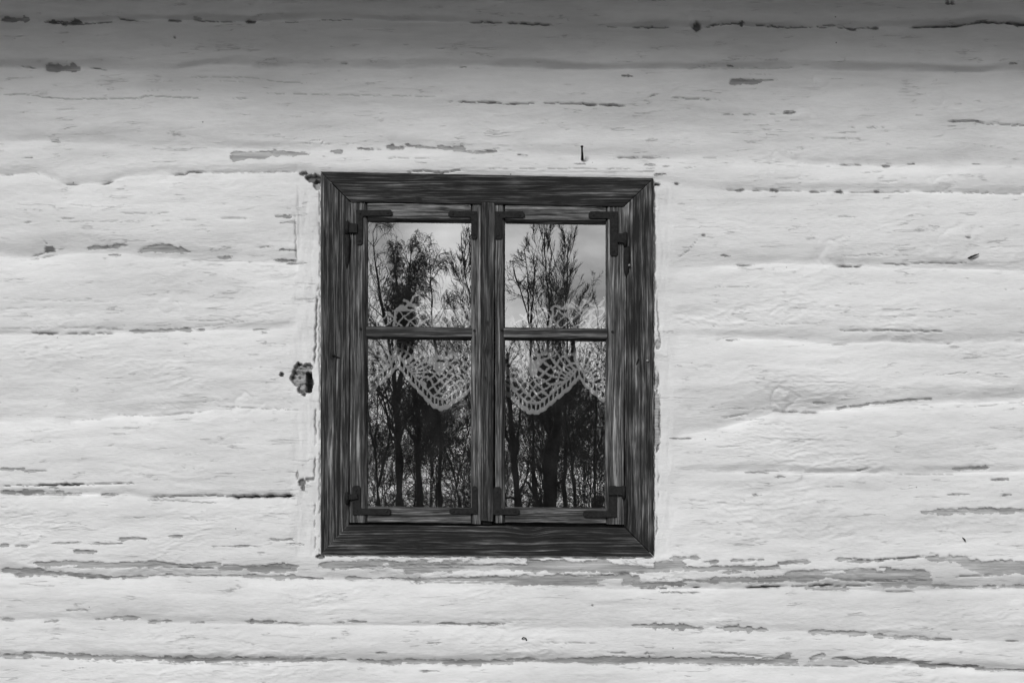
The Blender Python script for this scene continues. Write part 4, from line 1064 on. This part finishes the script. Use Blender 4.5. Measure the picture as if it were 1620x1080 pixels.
tr.append(tree('bare_tree', 'tall upright tree with a split tip mirrored in the upper right pane', [([(872, 840), (869, 600), (868, 500), (866, 430), (859, 368)], 8, 1.2)], 33, 'upright', 102, G, 1.4))
tr.append(tree('bare_tree', 'tall upright tree mirrored near the right stile of the upper right pane', [([(894, 840), (896, 600), (897, 480), (900, 388)], 8, 1.2)], 35, 'upright', 103, G, 1.4))
tr.append(tree('bare_tree', 'leaning many-stemmed tree mirrored at the left of the upper right pane', [([(846, 840), (842, 600), (840, 520), (828, 480), (812, 424)], 8, 1.4), ([(839, 516), (843, 465), (846, 400)], 4, 1.2), ([(836, 500), (832, 460), (828, 420)], 3, 1)], 31, 'spreading', 104, G, .6))
tr.append(tree('bare_tree', 'slim dark trunk mirrored beside the left stile of the lower right pane', [([(828, 840), (816, 745), (810, 700), (803, 610), (800, 560)], 15, 5), ([(813, 722), (800, 685), (790, 620)], 8, 3), ([(814, 720), (820, 660), (822, 600)], 6, 2)], 20, 'spreading', 105, G, .7))
tr.append(tree('bare_tree', 'thin curving tree mirrored right of the forked trunk', [([(912, 840), (905, 730), (896, 665), (892, 600)], 6, 2), ([(904, 725), (914, 712), (925, 716)], 3, 1)], 25, 'spreading', 106, G, .5))
tr.append(tree('bare_tree', 'slender branching tree mirrored at the right edge of the lower right pane', [([(939, 840), (941, 760), (938, 720), (941, 650), (943, 590)], 7, 2)], 24, 'spreading', 107, G, .6))
tr.append(tree('bare_tree', 'weeping birch with a tall leaning top mirrored at the left of the upper left pane', [([(634, 840), (633, 700), (622, 590), (602, 480), (590, 368)], 18, 1.0), ([(628, 640), (645, 560), (650, 480)], 9, 3)], 25, 'weeping', 108, G, 1.7))
tr.append(tree('bare_tree', 'weeping birch mirrored in the middle of the upper left pane', [([(662, 840), (662, 700), (655, 560), (648, 460), (650, 392)], 13, 1.2), ([(658, 620), (640, 540), (628, 440), (622, 400)], 8, 1)], 27, 'weeping', 109, G, 1.7))
tr.append(tree('bare_tree', 'shorter weeping birch mirrored in the middle of both left panes', [([(698, 840), (698, 700), (690, 560), (682, 460), (680, 420)], 10, 1)], 29, 'weeping', 110, G, 1.5))
tr.append(tree('bare_tree', 'narrow poplar mirrored at the right of the upper left pane', [([(754, 840), (748, 560), (744, 490), (738, 455), (729, 366)], 7, 1.0)], 37, 'upright', 111, G, 1.5))
tr.append(tree('bare_tree', 'slanting young tree mirrored at the right of the lower left pane', [([(736, 840), (716, 745), (698, 690), (690, 640)], 6, 2), ([(722, 770), (735, 700), (745, 650)], 4, 1.5)], 22, 'spreading', 112, G, .6))
tr.append(tree('bare_tree', 'low leaning tree mirrored at the left of the lower left pane', [([(606, 840), (598, 760), (590, 700), (576, 640)], 7, 2), ([(600, 770), (612, 700), (618, 650)], 5, 2)], 22, 'spreading', 113, G, .7))
G2 = 'undergrowth beneath the mirrored trees'
proto = [tree('bare_shrub', 'twiggy shrub in the undergrowth beneath the mirrored trees', [([(770, 840), (768, 770), (772, 700)], 3, 1), ([(770, 830), (755, 770), (745, 715)], 2.5, 1), ([(771, 830), (788, 775), (800, 720)], 2.5, 1)], 26, 'thicket', 120 + i, G2, 1.0) for i in range(2)]
def copy_tree(o, loc, rz, sc_, label, group):
    c = o.copy(); col.objects.link(c)
    c.location = loc; c.rotation_euler = (0, 0, rz); c.scale = (sc_,) * 3
    c['label'] = label; c['group'] = group
    for ch in o.children:
        d_ = ch.copy(); col.objects.link(d_); d_.parent = c
    return c
cr = random.Random(3)
for i in range(30):
    px, dist = 550 + i * 15 + cr.uniform(-12, 12), cr.uniform(26, 46)
    b_ = place(px, 820, dist)
    copy_tree(proto[i % 2], (b_[0], b_[1], 0), cr.uniform(0, 6.28), cr.uniform(.45, .9), 'twiggy shrub in the undergrowth beneath the mirrored trees', G2)
G3 = 'far belt of bare trees behind the mirrored ones'
far = [tree('bare_tree', 'distant bare tree in the far belt behind the mirrored trees', [([(q0, 840), (q0 + 3, 760), (q0 - 2, 690), (q0 + 1, 610)], 2.6, .5), ([(q0 + 1, 800), (q0 + 14, 720), (q0 + 18, 640)], 1.8, .5), ([(q0 + 2, 780), (q0 - 12, 710), (q0 - 17, 650)], 1.8, .5)], 30, 'thicket', 140 + i, G3, .8) for i, q0 in enumerate((690, 850, 930))]
for i in range(32):
    px, dist = 520 + i * 15 + cr.uniform(-6, 6), cr.uniform(40, 70)
    b_ = place(px, 820, dist)
    copy_tree(far[i % 3], (b_[0], b_[1], 0), cr.uniform(0, 6.28), cr.uniform(1.0, 1.9), 'distant bare tree in the far belt behind the mirrored trees', G3)
# the wood goes on to both sides of what the panes show
mixed = [tr[0], far[0], tr[9], far[1], tr[1], far[2], tr[7], far[0], tr[11], far[1], tr[2], far[2], tr[8]]
for i in range(44):
    sx = -1 if i % 2 else 1
    src = mixed[i % 13]
    x_ = sx * (4.2 + (i // 2) * 0.75 + cr.uniform(-.35, .35)); dist = cr.uniform(22, 44)
    copy_tree(src, (x_, -dist, 0), cr.uniform(0, 6.28), cr.uniform(.85, 1.3) * (1.25 if src in far else 1), 'bare tree of the wood running on beside the mirrored trees', 'wood running on to both sides of the yard')
